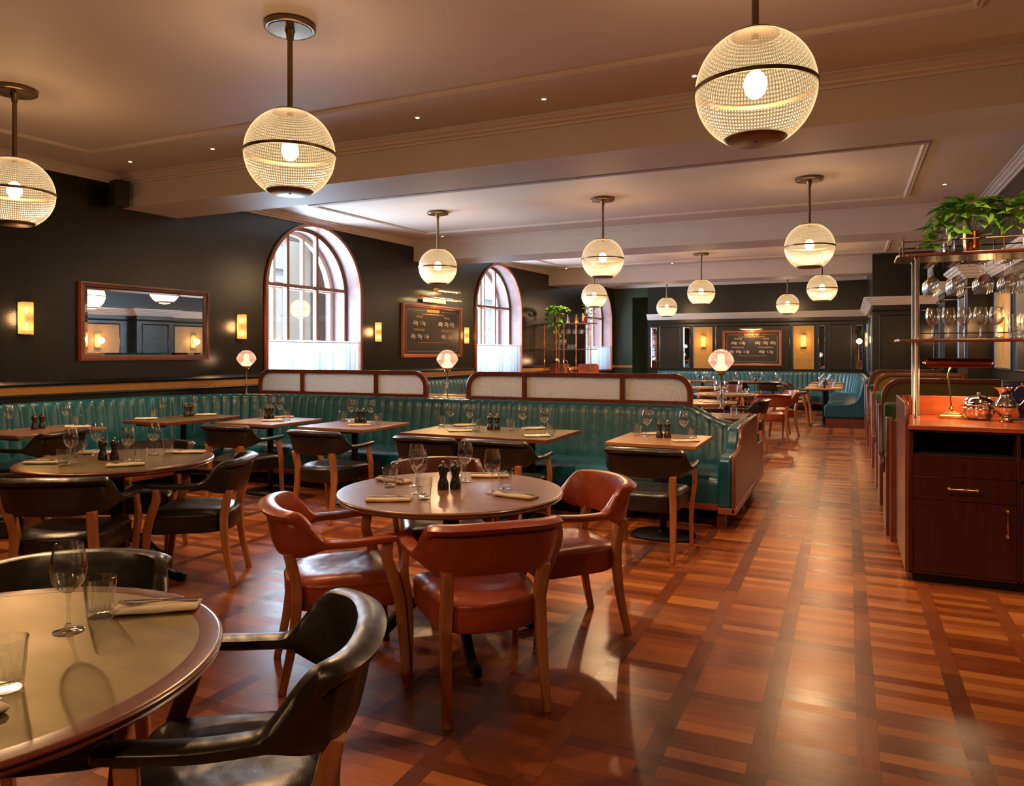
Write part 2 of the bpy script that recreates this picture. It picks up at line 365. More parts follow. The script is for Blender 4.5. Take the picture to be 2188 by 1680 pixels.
def tag(o, label=None, cat=None, group=None, kind=None):
    if label: o['label'] = label
    if cat: o['category'] = cat
    if group: o['group'] = group
    if kind: o['kind'] = kind
    return o
def thing(name, label, cat, loc=(0, 0, 0), rz=0, group=None):
    o = bpy.data.objects.new(name, None); o.empty_display_size = 0.1; COL.objects.link(o)
    o.location = loc; o.rotation_euler = (0, 0, rz); return tag(o, label, cat, group)
def dup(root, loc, rz=0, label=None, group=None):
    r = root.copy(); COL.objects.link(r); r.location = loc; r.rotation_euler = (0, 0, rz)
    if label: r['label'] = label
    if group: r['group'] = group
    for ch in list(root.children):
        c = ch.copy(); COL.objects.link(c); c.parent = r
        for g in ch.children:
            d = g.copy(); COL.objects.link(d); d.parent = c
    return r
def struct(o, label=None): o['kind'] = 'structure'; (label and o.__setitem__('label', label)); return o
class Kind:
    """first placing moves the original, later ones copy it"""
    def __init__(self, make): self.make = make; self.o = None
    def put(self, loc, rz=0, label=None, group=None):
        if self.o is None:
            self.o = self.make(); self.o.location = loc; self.o.rotation_euler = (0, 0, rz)
            if label: self.o['label'] = label
            if group: self.o['group'] = group
            return self.o
        return dup(self.o, loc, rz, label, group)
def lerp(a, b, t): return a + (b - a) * t
def sstep(t): t = max(0.0, min(1.0, t)); return t * t * (3 - 2 * t)

# ------------------------------------------------------------------ room constants (metres; Y runs down the room, X to the right)
CEIL, BEAMZ = 3.42, 3.08
YREAR, YBACK = -4.6, 20.95
def wx(y): return -7.55 + 0.08 * (y - 4.3)          # left wall is slightly skewed
WANG = math.atan(0.08)                               # its skew
BEAMS = [(5.75, 6.46), (11.2, 11.95), (16.6, 17.32)]
DAY = (470, 440, 320); EXPO = 0.0
# ------------------------------------------------------------------ the room shell
struct(MB().box(-9.6, 2.4, YREAR - 0.3, YBACK + 1.6, -0.2, 0.0).build('floor', 'parquet', smooth=0))
struct(MB().box(-8.9, 2.0, YREAR - 0.2, YBACK + 1.2, CEIL, CEIL + 0.2).build('ceiling', 'ceiling_paint', smooth=0))

WINS = [8.80, 14.22, 19.72]; WA = 0.96; SPR, SILL = 2.37, 0.95; WD = 0.72
def arc_pts(a, spr, n=24): return [(a * cos(pi - pi * i / n), spr + a * sin(pi * i / n)) for i in range(n + 1)]
def wl(y, n, z): return (wx(y) + n, y, z)
def left_wall():
    mb = MB(); ends = [YREAR] + [w for c in WINS for w in (c - WA, c + WA)] + [YBACK + 0.02]
    def quad(y0, y1, z0, z1, z2=None, z3=None):
        z2 = z1 if z2 is None else z2
        mb.add([wl(y0, 0, z0), wl(y1, 0, z3 if z3 is not None else z0), wl(y1, 0, z2), wl(y0, 0, z1)], [(0, 1, 2, 3)])
    for i in range(0, len(ends), 2): quad(ends[i], ends[i + 1], 0, CEIL)
    for c in WINS:
        quad(c - WA, c + WA, 0, SILL)
        ap = arc_pts(WA, SPR)
        for (y0, z0), (y1, z1) in zip(ap, ap[1:]): quad(c + y0, c + y1, z0, CEIL, CEIL, z1)
    return mb.build('wall_left', 'wall_paint', smooth=0)
struct(left_wall())
# wall behind the photographer
struct(MB().box(-9.0, 1.7, YREAR - 0.15, YREAR, 0, CEIL).build('wall_rear', 'wall_paint', smooth=0))

def win_frame(n, wdt, dep, mat, name, parent, rin=0.0, transom=True, mull=(-0.30, 0.30), w=0.05):
    """arched frame with two mullions and one transom, standing at depth n"""
    a = WA - rin; mb = MB()
    outer = [(-a, SILL)] + arc_pts(a, SPR) + [(a, SILL)]
    inner = [(-a + wdt, SILL + wdt)] + arc_pts(a - wdt, SPR) + [(a - wdt, SILL + wdt)]
    k = len(outer); vs = []; fs = []
    for x in (n - dep / 2, n + dep / 2):
        vs += [(x, y, z) for y, z in outer] + [(x, y, z) for y, z in inner]
    for i in range(k):
        j = (i + 1) % k
        fs += [(i, j, k + j, k + i), (2 * k + i, 3 * k + i, 3 * k + j, 2 * k + j), (i, 2 * k + i, 2 * k + j, j), (k + i, k + j, 3 * k + j, 3 * k + i)]
    mb.add(vs, fs)
    for m in mull:
        top = SPR + sqrt(max(0, (a - wdt) ** 2 - m * m)) + 0.01
        mb.box(n - dep / 2 - .004, n + dep / 2 + .004, m - w / 2, m + w / 2, SILL + wdt, top)
    if transom: mb.box(n - dep / 2 - .002, n + dep / 2 + .002, -a + wdt, a - wdt, 2.42, 2.42 + w)
    return mb.build(name, mat, parent, smooth=30)

for i, c in enumerate(WINS):
    w = thing('window_%d' % (i + 1), None, None, (wx(c), c, 0), -WANG); struct(w)
    # reveal: inside of the arched opening
    pts = [(-WA, SILL)] + arc_pts(WA, SPR) + [(WA, SILL)]
    mb = MB(); n = len(pts); vs = [(0.0, y, z) for y, z in pts] + [(-WD, y, z) for y, z in pts]
    mb.add(vs, [(j, (j + 1) % n, n + (j + 1) % n, n + j) for j in range(n)])
    mb.build('window_reveal', 'reveal_paint', w, smooth=30)
    win_frame(0.008, 0.045, 0.05, 'redwood', 'arch_trim', w, rin=-0.035, transom=False, mull=())
    win_frame(-0.30, 0.05, 0.06, 'window_wood', 'window_frame', w)
    win_frame(-0.58, 0.07, 0.05, 'stone', 'outer_sash', w, w=0.055)
    a = WA - 0.05; pp = [(-a, SILL + .05)] + arc_pts(a, SPR) + [(a, SILL + .05)]
    MB().prism(pp, -0.303, -0.297, 'x').build('glass_pane', 'pane_glass', w, smooth=0)
    # cafe curtain
    t = thing('cafe_curtain', ['white sheer cafe curtain across the nearest arched window', 'white sheer cafe curtain across the middle arched window', 'white sheer cafe curtain across the farthest arched window, behind the shelving'][i], 'curtain', (wx(c), c, 0), -WANG, 'cafe curtains')
    rnd = random.Random(i); ph = [rnd.uniform(0, 6) for _ in range(5)]
    cols = []; N = 200
    for j in range(N + 1):
        y = -0.93 + 1.86 * j / N
        wv = 0.012 * sin(y * 75 + ph[0] + 2 * sin(y * 9 + ph[1])) + 0.008 * sin(y * 37 + ph[2])
        cols.append((y, wv))
    vs = []; zs = [0.86, 1.1, 1.4, 1.575, 1.60, 1.622, 1.64]; amp = [1.3, 1.2, 0.9, 0.55, 0.45, 0.5, 0.9]
    for z, am in zip(zs, amp):
        for y, wv in cols: vs.append((-0.045 + wv * am, y, z))
    n = N + 1; fs = [(r * n + j, r * n + j + 1, (r + 1) * n + j + 1, (r + 1) * n + j) for r in range(len(zs) - 1) for j in range(N)]
    MB().add(vs, fs).build('sheer_panel', 'curtain', t, smooth=180)
    MB().tube([(-0.045, -0.955, 1.612), (-0.045, 0.955, 1.612)], 0.006, 8).build('curtain_rod', 'brass', t)

# left wall trims: dado cap, gold strip, lower bead, skirting
def wall_strip(name, y0, y1, prof, mat):
    vs = [(wx(y0) + n, y0, z) for n, z in prof] + [(wx(y1) + n, y1, z) for n, z in prof]; k = len(prof)
    fs = [(j, (j + 1) % k, k + (j + 1) % k, k + j) for j in range(k)] + [tuple(range(k)), tuple(range(2 * k - 1, k - 1, -1))]
    return MB().add(vs, fs).build(name, mat, smooth=30)
segs = [(YREAR, WINS[0] - WA - .04)] + [(WINS[i] + WA + .04, WINS[i + 1] - WA - .04) for i in range(2)] + [(WINS[2] + WA + .04, YBACK)]
tn = 0
for y0, y1 in segs:
    for prof, mat in (([(0, 1.115), (.035, 1.12), (.045, 1.135), (.03, 1.15), (.015, 1.165), (0, 1.17)], 'wall_paint'),
                      ([(0, 1.032), (.008, 1.032), (.008, 1.112), (0, 1.112)], 'gold_strip'),
                      ([(0, 1.0), (.015, 1.0), (.02, 1.015), (.012, 1.03), (0, 1.032)], 'wall_paint')):
        tn += 1; struct(wall_strip('trim_%d' % tn, y0, y1, prof, mat))

# ------------------------------------------------------------------ beams, cornices, ceiling mouldings
def xr(y): return 0.45 if y > 16.35 else 1.64
for i, (y0, y1) in enumerate(BEAMS):
    x1 = xr(y0 + .2)
    mb = MB(); a0, a1 = wx(y0), wx(y1)
    mb.add([(a0, y0, BEAMZ), (x1, y0, BEAMZ), (x1, y1, BEAMZ), (a1, y1, BEAMZ), (a0, y0, CEIL), (x1, y0, CEIL), (x1, y1, CEIL), (a1, y1, CEIL)],
           [(0, 3, 2, 1), (4, 5, 6, 7), (0, 1, 5, 4), (1, 2, 6, 5), (2, 3, 7, 6), (3, 0, 4, 7)])
    tn += 1; struct(mb.build('trim_%d' % tn, 'ceiling_paint', smooth=0))

def sweep(path, prof, closed=False):
    """mitred sweep of prof = [(out, z)] along a plan path; 'out' goes to the right of travel"""
    n = len(path); rs = []
    for i in range(n):
        def d(a, b): v = Vector((path[b][0] - path[a][0], path[b][1] - path[a][1])); return v.normalized()
        if closed: t0, t1 = d((i - 1) % n, i), d(i, (i + 1) % n)
        else: t0 = d(i - 1, i) if i else d(0, 1); t1 = d(i, i + 1) if i < n - 1 else t0
        n0, n1 = Vector((t0.y, -t0.x)), Vector((t1.y, -t1.x)); m = n0 + n1; m /= max(0.2, m.dot(n0))
        rs.append([(path[i][0] + m.x * o, path[i][1] + m.y * o, z) for o, z in prof])
    return MB().rings(rs, closed=True, cap=not closed, loop=closed)
CORN = [(0, CEIL), (0.125, CEIL), (0.125, CEIL - .012), (0.10, CEIL - .018), (0.10, CEIL - .03), (0.065, CEIL - .045), (0.06, CEIL - .058), (0.028, CEIL - .068), (0.022, CEIL - .085), (0, CEIL - .085)]
FRM = [(-0.035, CEIL), (-0.035, CEIL - .01), (-.02, CEIL - .022), (-.008, CEIL - .022), (0, CEIL - .012), (.008, CEIL - .022), (.02, CEIL - .022), (.035, CEIL - .01), (.035, CEIL)]
bays = [(YREAR, 5.75, 0.0, 4.87), (6.46, 11.2, 7.85, 10.44), (11.95, 16.6, 13.0, 15.85), (17.32, YBACK, 18.3, 20.1)]
for i, (y0, y1, m0, m1) in enumerate(bays):
    x1 = xr(y0 + .2)
    p = [(x1, y0), (wx(y0), y0), (wx(y1), y1), (x1, y1)]      # anticlockwise so that 'right' points outwards -> reverse
    p = [(wx(y0), y0), (wx(y1), y1), (x1, y1), (x1, y0)]
    tn += 1; struct(sweep(p, CORN, closed=True).build('trim_%d' % tn, 'moulding_paint', smooth=20))
    xm = 0.67 if i < 3 else -0.5
    q = [(wx(m0) + 0.78, m0), (wx(m1) + 0.78, m1), (xm, m1), (xm, m0)]
    tn += 1; struct(sweep(q, FRM, closed=True).build('trim_%d' % tn, 'moulding_paint', smooth=20))

# ------------------------------------------------------------------ far end of the room
struct(MB().box(-5.23, 0.75, YBACK, YBACK + .12, 0, CEIL).build('wall_back', 'panel_paint', smooth=0))
struct(MB().box(-6.9, -5.68, YBACK, YBACK + .12, 0, CEIL).build('wall_back_green', 'wall_green', smooth=0))
struct(MB().box(-5.68, -5.23, YBACK, YBACK + .12, 3.06, CEIL).build('wall_back_lintel', 'wall_green', smooth=0))
struct(MB().box(-6.2, -4.4, YBACK + .9, YBACK + 1.0, 0, CEIL).box(-4.5, -4.4, YBACK + .12, YBACK + .9, 0, CEIL).build('wall_passage', 'wall_green', smooth=0))
tn += 1; struct(MB().box(-6.3, -5.68, YBACK - .012, YBACK, 1.032, 1.112).build('trim_%d' % tn, 'gold_strip'))
tn += 1; struct(MB().box(-6.3, -5.68, YBACK - .035, YBACK, 1.115, 1.16).build('trim_%d' % tn, 'wall_green'))

RP = [(-5.23, YBACK), (0.45, YBACK), (0.45, 16.3), (1.64, 16.3), (1.64, 14.2), (1.38, 14.2), (1.38, 13.3), (1.64, 13.3), (1.64, 11.8), (1.38, 11.8), (1.38, 10.88), (1.64, 10.88), (1.64, YREAR)]
UP = [(0.45, YBACK), (0.45, 16.3), (1.64, 16.3), (1.64, YREAR)]
def wall_along(path, z0, z1, name, mat, th=0.12):
    return sweep(path, [(0, z0), (0, z1), (-th, z1), (-th, z0)]).build(name, mat, smooth=0)
struct(wall_along(RP[1:], 0, 2.56, 'wall_right_lower', 'panel_paint'))
struct(wall_along(UP, 2.56, CEIL, 'wall_right', 'wall_paint'))
CORN2 = [(0, 2.40), (.02, 2.40), (.028, 2.415), (.05, 2.43), (.055, 2.445), (.085, 2.465), (.09, 2.485), (.12, 2.50), (.125, 2.52), (.15, 2.53), (.155, 2.56), (0, 2.56)]
tn += 1; struct(sweep(RP, CORN2).build('trim_%d' % tn, 'cornice_paint', smooth=25))
tn += 1; struct(sweep(RP, [(0, 2.27), (.02, 2.275), (.025, 2.29), (.02, 2.305), (0, 2.31)]).build('trim_%d' % tn, 'panel_paint', smooth=25))
# ledge joining piers and upper wall
tn += 1; struct(MB().box(1.38, 1.76, 10.88, 14.2, 2.55, 2.56).build('trim_%d' % tn, 'cornice_paint', smooth=0))

def panel_frame(mb, y0, y1, z0, z1, w=0.03, h=0.018):
    """raised bead round a panel in wall-local axes (x = out of wall, y = along, z)"""
    for a in (0,):
        pts = [(y0, z0), (y1, z0), (y1, z1), (y0, z1)]
        prof = [(0, 0), (w * .3, h * .6), (w * .5, h), (w * .8, h * .7), (w, 0)]
        rs = []
        for (y, z), (sy, sz) in zip(pts, ((-1, -1), (1, -1), (1, 1), (-1, 1))):
            rs.append([(d, y + sy * o, z + sz * o) for o, d in prof])
        mb.rings(rs, closed=False, cap=False, loop=True)
def wall_local(name, mat, mb, loc, rz, **kw):
    return struct(mb.build(name, mat, loc=loc, rot=(0, 0, rz), **kw))
BKR = -pi / 2                                                        # back wall: local x towards the room, y to the right
panels = [(-4.86, -4.31), (-3.30, -1.42), (-0.40, 0.08)]
mb = MB()
for a, b in panels: panel_frame(mb, a, b, 1.03, 2.18)
for a, b in ((-5.13, -4.96), (-4.20, -4.03), (-3.92, -3.41), (-1.31, -0.80), (-0.68, -0.53), (0.19, 0.36)): panel_frame(mb, a, b, 1.03, 2.18, .022, .014)
tn += 1; wall_local('trim_%d' % tn, 'panel_blue', mb, (0, YBACK, 0), BKR, smooth=25)
for a, b in ((-3.92, -3.41), (-1.31, -0.80)):
    tn += 1; wall_local('trim_%d' % tn, 'gold_panel', MB().box(0, .006, a, b, 1.03, 2.18), (0, YBACK, 0), BKR, smooth=0)

def mirror_strip(wd, ht, bev=0.018):
    """bevelled mirror lying in the local y-z plane, facing +x, origin at its centre"""
    a, b = wd / 2, ht / 2
    vs = [(0, -a, -b), (0, a, -b), (0, a, b), (0, -a, b), (.009, -a + bev, -b + bev), (.009, a - bev, -b + bev), (.009, a - bev, b - bev), (.009, -a + bev, b - bev)]
    return MB().add(vs, [(4, 5, 6, 7), (0, 1, 5, 4), (1, 2, 6, 5), (2, 3, 7, 6), (3, 0, 4, 7), (0, 3, 2, 1)])
for (a, b), lab in zip(((-5.13, -4.96), (-4.20, -4.03), (-0.68, -0.53), (0.19, 0.36)), ('leftmost of the four', 'second from left of the four', 'third from left of the four', 'rightmost of the four')):
    o = mirror_strip(b - a, 1.15).build('mirror_strip', 'mirror', loc=((a + b) / 2, YBACK - .006, 1.605), rot=(0, 0, BKR), smooth=0)
    tag(o, lab + ' narrow upright mirrors on the far panelled wall', 'mirror', 'narrow mirrors on the far wall')

# right hand wall panels, local x towards the room, local y runs towards the viewer
RR = pi
mb = MB(); gp = MB()
def rpanel(ya, yb, gold=False, xo=0.0):
    panel_frame(mbs[xo], -yb, -ya, 1.28, 2.18)
    if gold: gp.box(0, .006, -yb, -ya, 1.28, 2.18)
mbs = {0.0: MB(), 0.26: MB()}
for ya, yb, g in ((14.45, 15.1, False), (15.25, 16.15, True), (12.0, 13.1, True), (9.65, 10.6, True), (8.75, 9.45, False), (7.7, 8.55, False), (6.5, 7.5, True), (5.3, 6.3, False), (3.6, 5.0, True), (2.2, 3.4, False), (0.8, 2.0, True)): rpanel(ya, yb, g)
for ya, yb in ((13.45, 14.05), (11.03, 11.65)): rpanel(ya, yb, False, 0.26)
tn += 1; wall_local('trim_%d' % tn, 'panel_blue', mbs[0.0], (1.64, 0, 0), RR, smooth=25)
tn += 1; wall_local('trim_%d' % tn, 'panel_blue', mbs[0.26], (1.38, 0, 0), RR, smooth=25)
tn += 1; wall_local('trim_%d' % tn, 'gold_panel', gp, (1.64, 0, 0), RR, smooth=0)
mb = MB(); panel_frame(mb, 0.60, 1.50, 1.03, 2.18)
tn += 1; wall_local('trim_%d' % tn, 'panel_blue', mb, (0, 16.3, 0), BKR, smooth=25)
mb = MB(); panel_frame(mb, -20.5, -18.9, 1.03, 2.18); panel_frame(mb, -18.5, -16.7, 1.03, 2.18)
tn += 1; wall_local('trim_%d' % tn, 'panel_blue', mb, (0.45, 0, 0), RR, smooth=25)

# ------------------------------------------------------------------ the street outside
def facade():
    t = thing('neighbouring_building', 'pale stone building across the street, seen through the arched windows', 'building', (-15.5, 0, 0))
    w = MB(); win = []
    w.box(-.6, 0, -6, 60, -1.5, 14)
    w.build('facade_wall', 'stone', t, smooth=0)
    g = MB(); led = MB()
    for z in (0.55, 3.55, 3.95, 7.0): led.box(0, .22, -6, 60, z, z + .18)
    for z in (1.2, 1.9, 2.6): led.box(0, .03, -6, 60, z, z + .05)
    led.build('stone_ledges', 'stone', t, smooth=0)
    for k in range(16):
        y = -4 + k * 4.0
        for z0, z1 in ((4.7, 6.6), (8.0, 10.2)):
            wf = MB().box(0, .10, y, y + .12, z0, z1).box(0, .10, y + 1.48, y + 1.6, z0, z1).box(0, .10, y, y + 1.6, z1, z1 + .14).box(0, .08, y + .75, y + .85, z0, z1).build('window_surround', 'stone_warm', t, smooth=0)
            MB().box(0.01, .03, y + .12, y + 1.48, z0, z1).build('pane', 'facade_glass', wf, smooth=0)
    for k in range(16):
        y = -3 + k * 4.0
        wf = MB().box(0, .14, y, y + .2, -1.2, 3.5).box(0, .14, y + 1.9, y + 2.1, -1.2, 3.5).build('window_surround', 'stone_warm', t, smooth=0)
        MB().box(0.01, .03, y + .2, y + 1.9, -1.0, 1.6).build('pane', 'facade_glass', wf, smooth=0)
    return t
facade()
for k, y in enumerate((10.9, 16.6, 22.5)):
    tag(MB().box(-9.3, -8.75, y - .35, y + .55, -1.0, 4.2).build('stone_pier', 'stone_warm', smooth=0, bevel=.02), ['cream stone pier outside the nearest arched window', 'cream stone pier outside the middle arched window', 'cream stone pier outside the farthest arched window'][k], 'pier', 'stone piers outside')
tag(MB().box(-15.5, -8.45, -8, 60, -1.6, -1.4).build('street_pavement', 'street', smooth=0), kind='structure')
# ------------------------------------------------------------------ lights helper
def light(kind, loc, energy, col, parent=None, size=0.05, **kw):
    l = bpy.data.lights.new('lamp_light', kind); l.energy = energy; l.color = col
    if kind in ('POINT', 'SPOT'): l.shadow_soft_size = size
    for k, v in kw.items(): setattr(l, k, v)
    o = bpy.data.objects.new('lamp_light', l); COL.objects.link(o); o.location = loc
    if parent is not None: o.parent = parent
    return o
WARM = (1.0, 0.62, 0.33)
PEND_W = 265.0

# ------------------------------------------------------------------ pendant lamps
def make_pendant():
    t = thing('pendant_lamp', None, 'pendant lamp')
    H = CEIL - 2.645
    MB().lathe([(.001, H - .004), (.148, H - .004), (.15, H - .012), (.15, H - .03), (.142, H - .036), (.128, H - .034), (.126, H - .038), (.03, H - .04), (.024, H - .06), (.02, H - .10), (.001, H - .10)][::-1], 48).build('ceiling_rose', 'aged_brass', t)
    MB().lathe([(.016, .22), (.016, H - .05)], 16).build('rod', 'aged_brass', t)
    R = .265; zt, zb = .246, -.225
    up = [(R * cos(math.asin(z / R)), z) for z in [zt - (zt - .008) * k / 16 for k in range(17)]][::-1]
    lo = [(R * cos(math.asin(z / R)), z) for z in [-.008 + (zb + .008) * k / 16 for k in range(17)]][::-1]
    MB().lathe(up, 64, cap=False).build('upper_shade', 'holo_glass', t, smooth=180)
    MB().lathe(lo, 64, cap=False).build('lower_shade', 'holo_glass', t, smooth=180)
    MB().lathe([(R - .004, -.009), (R + .006, -.009), (R + .006, .009), (R - .004, .009), (R - .004, -.009)], 64, cap=False).build('band', 'aged_brass', t)
    MB().lathe([(.02, .240), (.10, .240), (.102, .245), (.098, .252), (.03, .256), (.02, .26)], 48).build('top_cap', 'aged_brass', t)
    MB().lathe([(.001, -.243), (.006, -.2435), (.007, -.240), (.112, -.240), (.122, -.235), (.135, -.226), (.14, -.219), (.13, -.219), (.001, -.222)], 48).build('bottom_cap', 'aged_brass', t)
    MB().sphere((0, 0, .02), .052, 14, 8, 1.25).build('bulb', 'bulb', t, smooth=180)
    light('SPOT', (0, 0, .02), PEND_W * 1.7, WARM, t, .04, spot_size=radians(168), spot_blend=.45)
    light('POINT', (0, 0, .02), 30, WARM, t, .05)
    light('POINT', (0, 0, 0), 62, (1.0, .64, .34), t, .262)
    return t
PEND = Kind(make_pendant)
PP = [((-5.65, 3.48), 'leftmost prismatic glass globe pendant, cut by the left edge'), ((-3.04, 3.48), 'large prismatic glass globe pendant above the black chairs, left of the window'), ((-0.38, 3.50), 'largest prismatic glass globe pendant, hanging nearest at top right'),
      ((-5.20, 8.95), 'prismatic glass globe pendant in front of the left chalkboard'), ((-2.83, 9.02), 'prismatic glass globe pendant hanging in the middle of the second row'), ((-0.39, 8.93), 'prismatic glass globe pendant over the aisle in the second row'),
      ((-4.83, 14.8), 'small globe pendant hanging in front of the farthest arched window'), ((-2.63, 14.82), 'small globe pendant in the middle of the third row'), ((-0.43, 14.82), 'small globe pendant just below the second-row aisle pendant'),
      ((-4.30, 19.25), 'far globe pendant at the left of the last pair'), ((-1.34, 19.3), 'far globe pendant at the right of the last pair'),
      ((-3.04, -1.9), 'added globe pendant, unseen behind the viewpoint, lighting the foreground, on the left'), ((-0.38, -1.9), 'added globe pendant, unseen behind the viewpoint, lighting the foreground, on the right')]  # extra pair out of view, added to brighten the foreground tables
for (x, y), lab in PP: PEND.put((x, y, 2.645), 0.3 * x, lab, 'globe pendants')

# ------------------------------------------------------------------ downlights
def make_down():
    t = thing('ceiling_spotlight', None, 'spotlight')
    MB().lathe([(.017, -.004), (.030, -.004), (.032, -.001), (.032, 0), (.017, 0)], 24, cap=False).build('trim_ring', 'moulding_paint', t)
    MB().lathe([(.001, -.003), (.018, -.003)], 20, cap=False).build('lens', 'downlight', t)
    sp = light('SPOT', (0, 0, -.02), 170, (1.0, 0.66, 0.36), t, .02, spot_size=radians(84), spot_blend=1.0)
    return t
DOWN = Kind(make_down)
for i, (x, y, lab) in enumerate([(-6.71, 5.29, 'nearest the speaker'), (-5.57, 5.29, 'second from the speaker'), (-3.27, 5.29, 'right of the second pendant'), (-2.14, 5.31, 'fourth along the first beam'), (-0.99, 5.31, 'beside the largest pendant'),
                                 (-6.21, 10.84, 'by the left chalkboard pendant rod'), (1.03, 9.93, 'above the trailing plant'), (1.03, 5.30, 'just beyond the upper right edge'), (-5.95, 16.15, 'farthest left, beyond the second beam'), (-3.50, 16.2, 'right of the middle second-row pendant'), (-0.28, 16.2, 'beside the second-row aisle pendant')]):
    DOWN.put((x, y, CEIL), 0, 'tiny recessed ceiling spotlight, ' + lab, 'recessed spotlights')

# ------------------------------------------------------------------ wall sconces
def make_sconce():
    t = thing('wall_sconce', None, 'wall light')
    MB().box(0, .012, -.075, .075, -.165, .165).build('backplate', 'brass', t, bevel=.002)
    n = 21; pts = [(.018 + .045 * sin(pi * j / (n - 1)) ** .5, -.072 + .144 * j / (n - 1)) for j in range(n)]
    MB().rings([[(x, y, z) for x, y in pts] for z in (-.158, .158)], closed=False, cap=False).build('ribbed_glass', 'sconce_glass', t, smooth=180)
    for z in (-.165, .157): MB().prism([(.012, -.075)] + [(x + .003, y * 1.04) for x, y in pts] + [(.012, .075)], z, z + .008, 'z').build('end_cap', 'brass', t)
    for z in (-.08, .08): MB().tube([(.035, 0, z - .035), (.035, 0, z + .035)], .008, 8).build('bulb', 'sconce_tube', t)
    light('POINT', (.16, 0, 0), 7.5, (1.0, .52, .2), t, .07)
    return t
SC = Kind(make_sconce)
for y, lab in ((4.73, 'left of the framed mirror'), (7.41, 'between the framed mirror and the nearest window'), (10.2, 'left of the left chalkboard'), (12.9, 'right of the left chalkboard')):
    SC.put((wx(y), y, 1.80), -WANG, 'ribbed glass wall sconce on the dark wall, ' + lab, 'ribbed glass sconces')
for x, lab in ((-3.66, 'left'), (-1.06, 'right')):
    SC.put((x, YBACK - .006, 1.775), BKR, 'glowing sconce on the far wall gold panel %s of the chalkboard' % lab, 'ribbed glass sconces')
SC.put((0.45, 19.7, 1.775), RR, 'glowing sconce on the return wall at the far right corner', 'ribbed glass sconces')
for y, lab in ((10.1, 'seen through the upper glass shelf'), (15.7, 'farthest along'), (12.5, 'between the two piers'), (7.0, 'behind the hanging glasses'), (4.3, 'beside the counter')):
    SC.put((1.634, y, 1.80), RR, 'glowing sconce on a gold panel of the right-hand wall, ' + lab, 'right wall sconces')

# ------------------------------------------------------------------ framed mirror, chalkboards
def frame_rect(w, h, fw, d, name, mat, parent, steps=((0, 0), (0, 1), (.35, 1), (.45, .75), (.8, .7), (1, .45), (1, 0))):
    """picture frame in the local y-z plane; w,h outer size"""
    rs = []
    for sy, sz in ((-1, -1), (1, -1), (1, 1), (-1, 1)):
        rs.append([(d * b, sy * (w / 2 - fw * a), sz * (h / 2 - fw * a)) for a, b in steps])
    return MB().rings(rs, closed=True, cap=False, loop=True).build(name, mat, parent, smooth=30)
t = thing('wall_mirror', 'large mahogany-framed rectangular mirror on the dark left wall', 'mirror', (wx(6.07), 6.07, 1.795), -WANG)
t.rotation_euler = (0, radians(-0.2), -WANG)
frame_rect(1.62, .85, .06, .055, 'frame', 'mahogany_y', t)
o = mirror_strip(1.51, .74, .03).build('mirror_glass', 'mirror', t, smooth=0); o.location = (.02, 0, 0)
MB().box(0, .02, -.76, .76, -.38, .38).build('backing', 'dark_void', t, smooth=0)

def text_mesh(parts, name, mat, parent, loc=(0, 0, 0)):
    """parts = [(string, y, z, size, shear, xscale)], written in the local y-z plane facing +x"""
    mb = MB()
    for s, y, z, size, shear, xs in parts:
        cu = bpy.data.curves.new('writing', 'FONT'); cu.body = s; cu.size = size; cu.shear = shear; cu.align_x = 'CENTER'; cu.align_y = 'CENTER'
        cu.extrude = .0008; cu.resolution_u = 2
        if name == 'chalk_price': cu.offset = -.0006
        ob = bpy.data.objects.new('writing', cu); COL.objects.link(ob)
        dg = bpy.context.evaluated_depsgraph_get(); me = bpy.data.meshes.new_from_object(ob.evaluated_get(dg))
        mb.add([(v.co.z, y + v.co.x * xs, z + v.co.y) for v in me.vertices], [tuple(p.vertices) for p in me.polygons])
        bpy.data.objects.remove(ob); bpy.data.curves.remove(cu); bpy.data.meshes.remove(me)
    o = mb.build(name, mat, parent, smooth=0); o.location = loc; return o

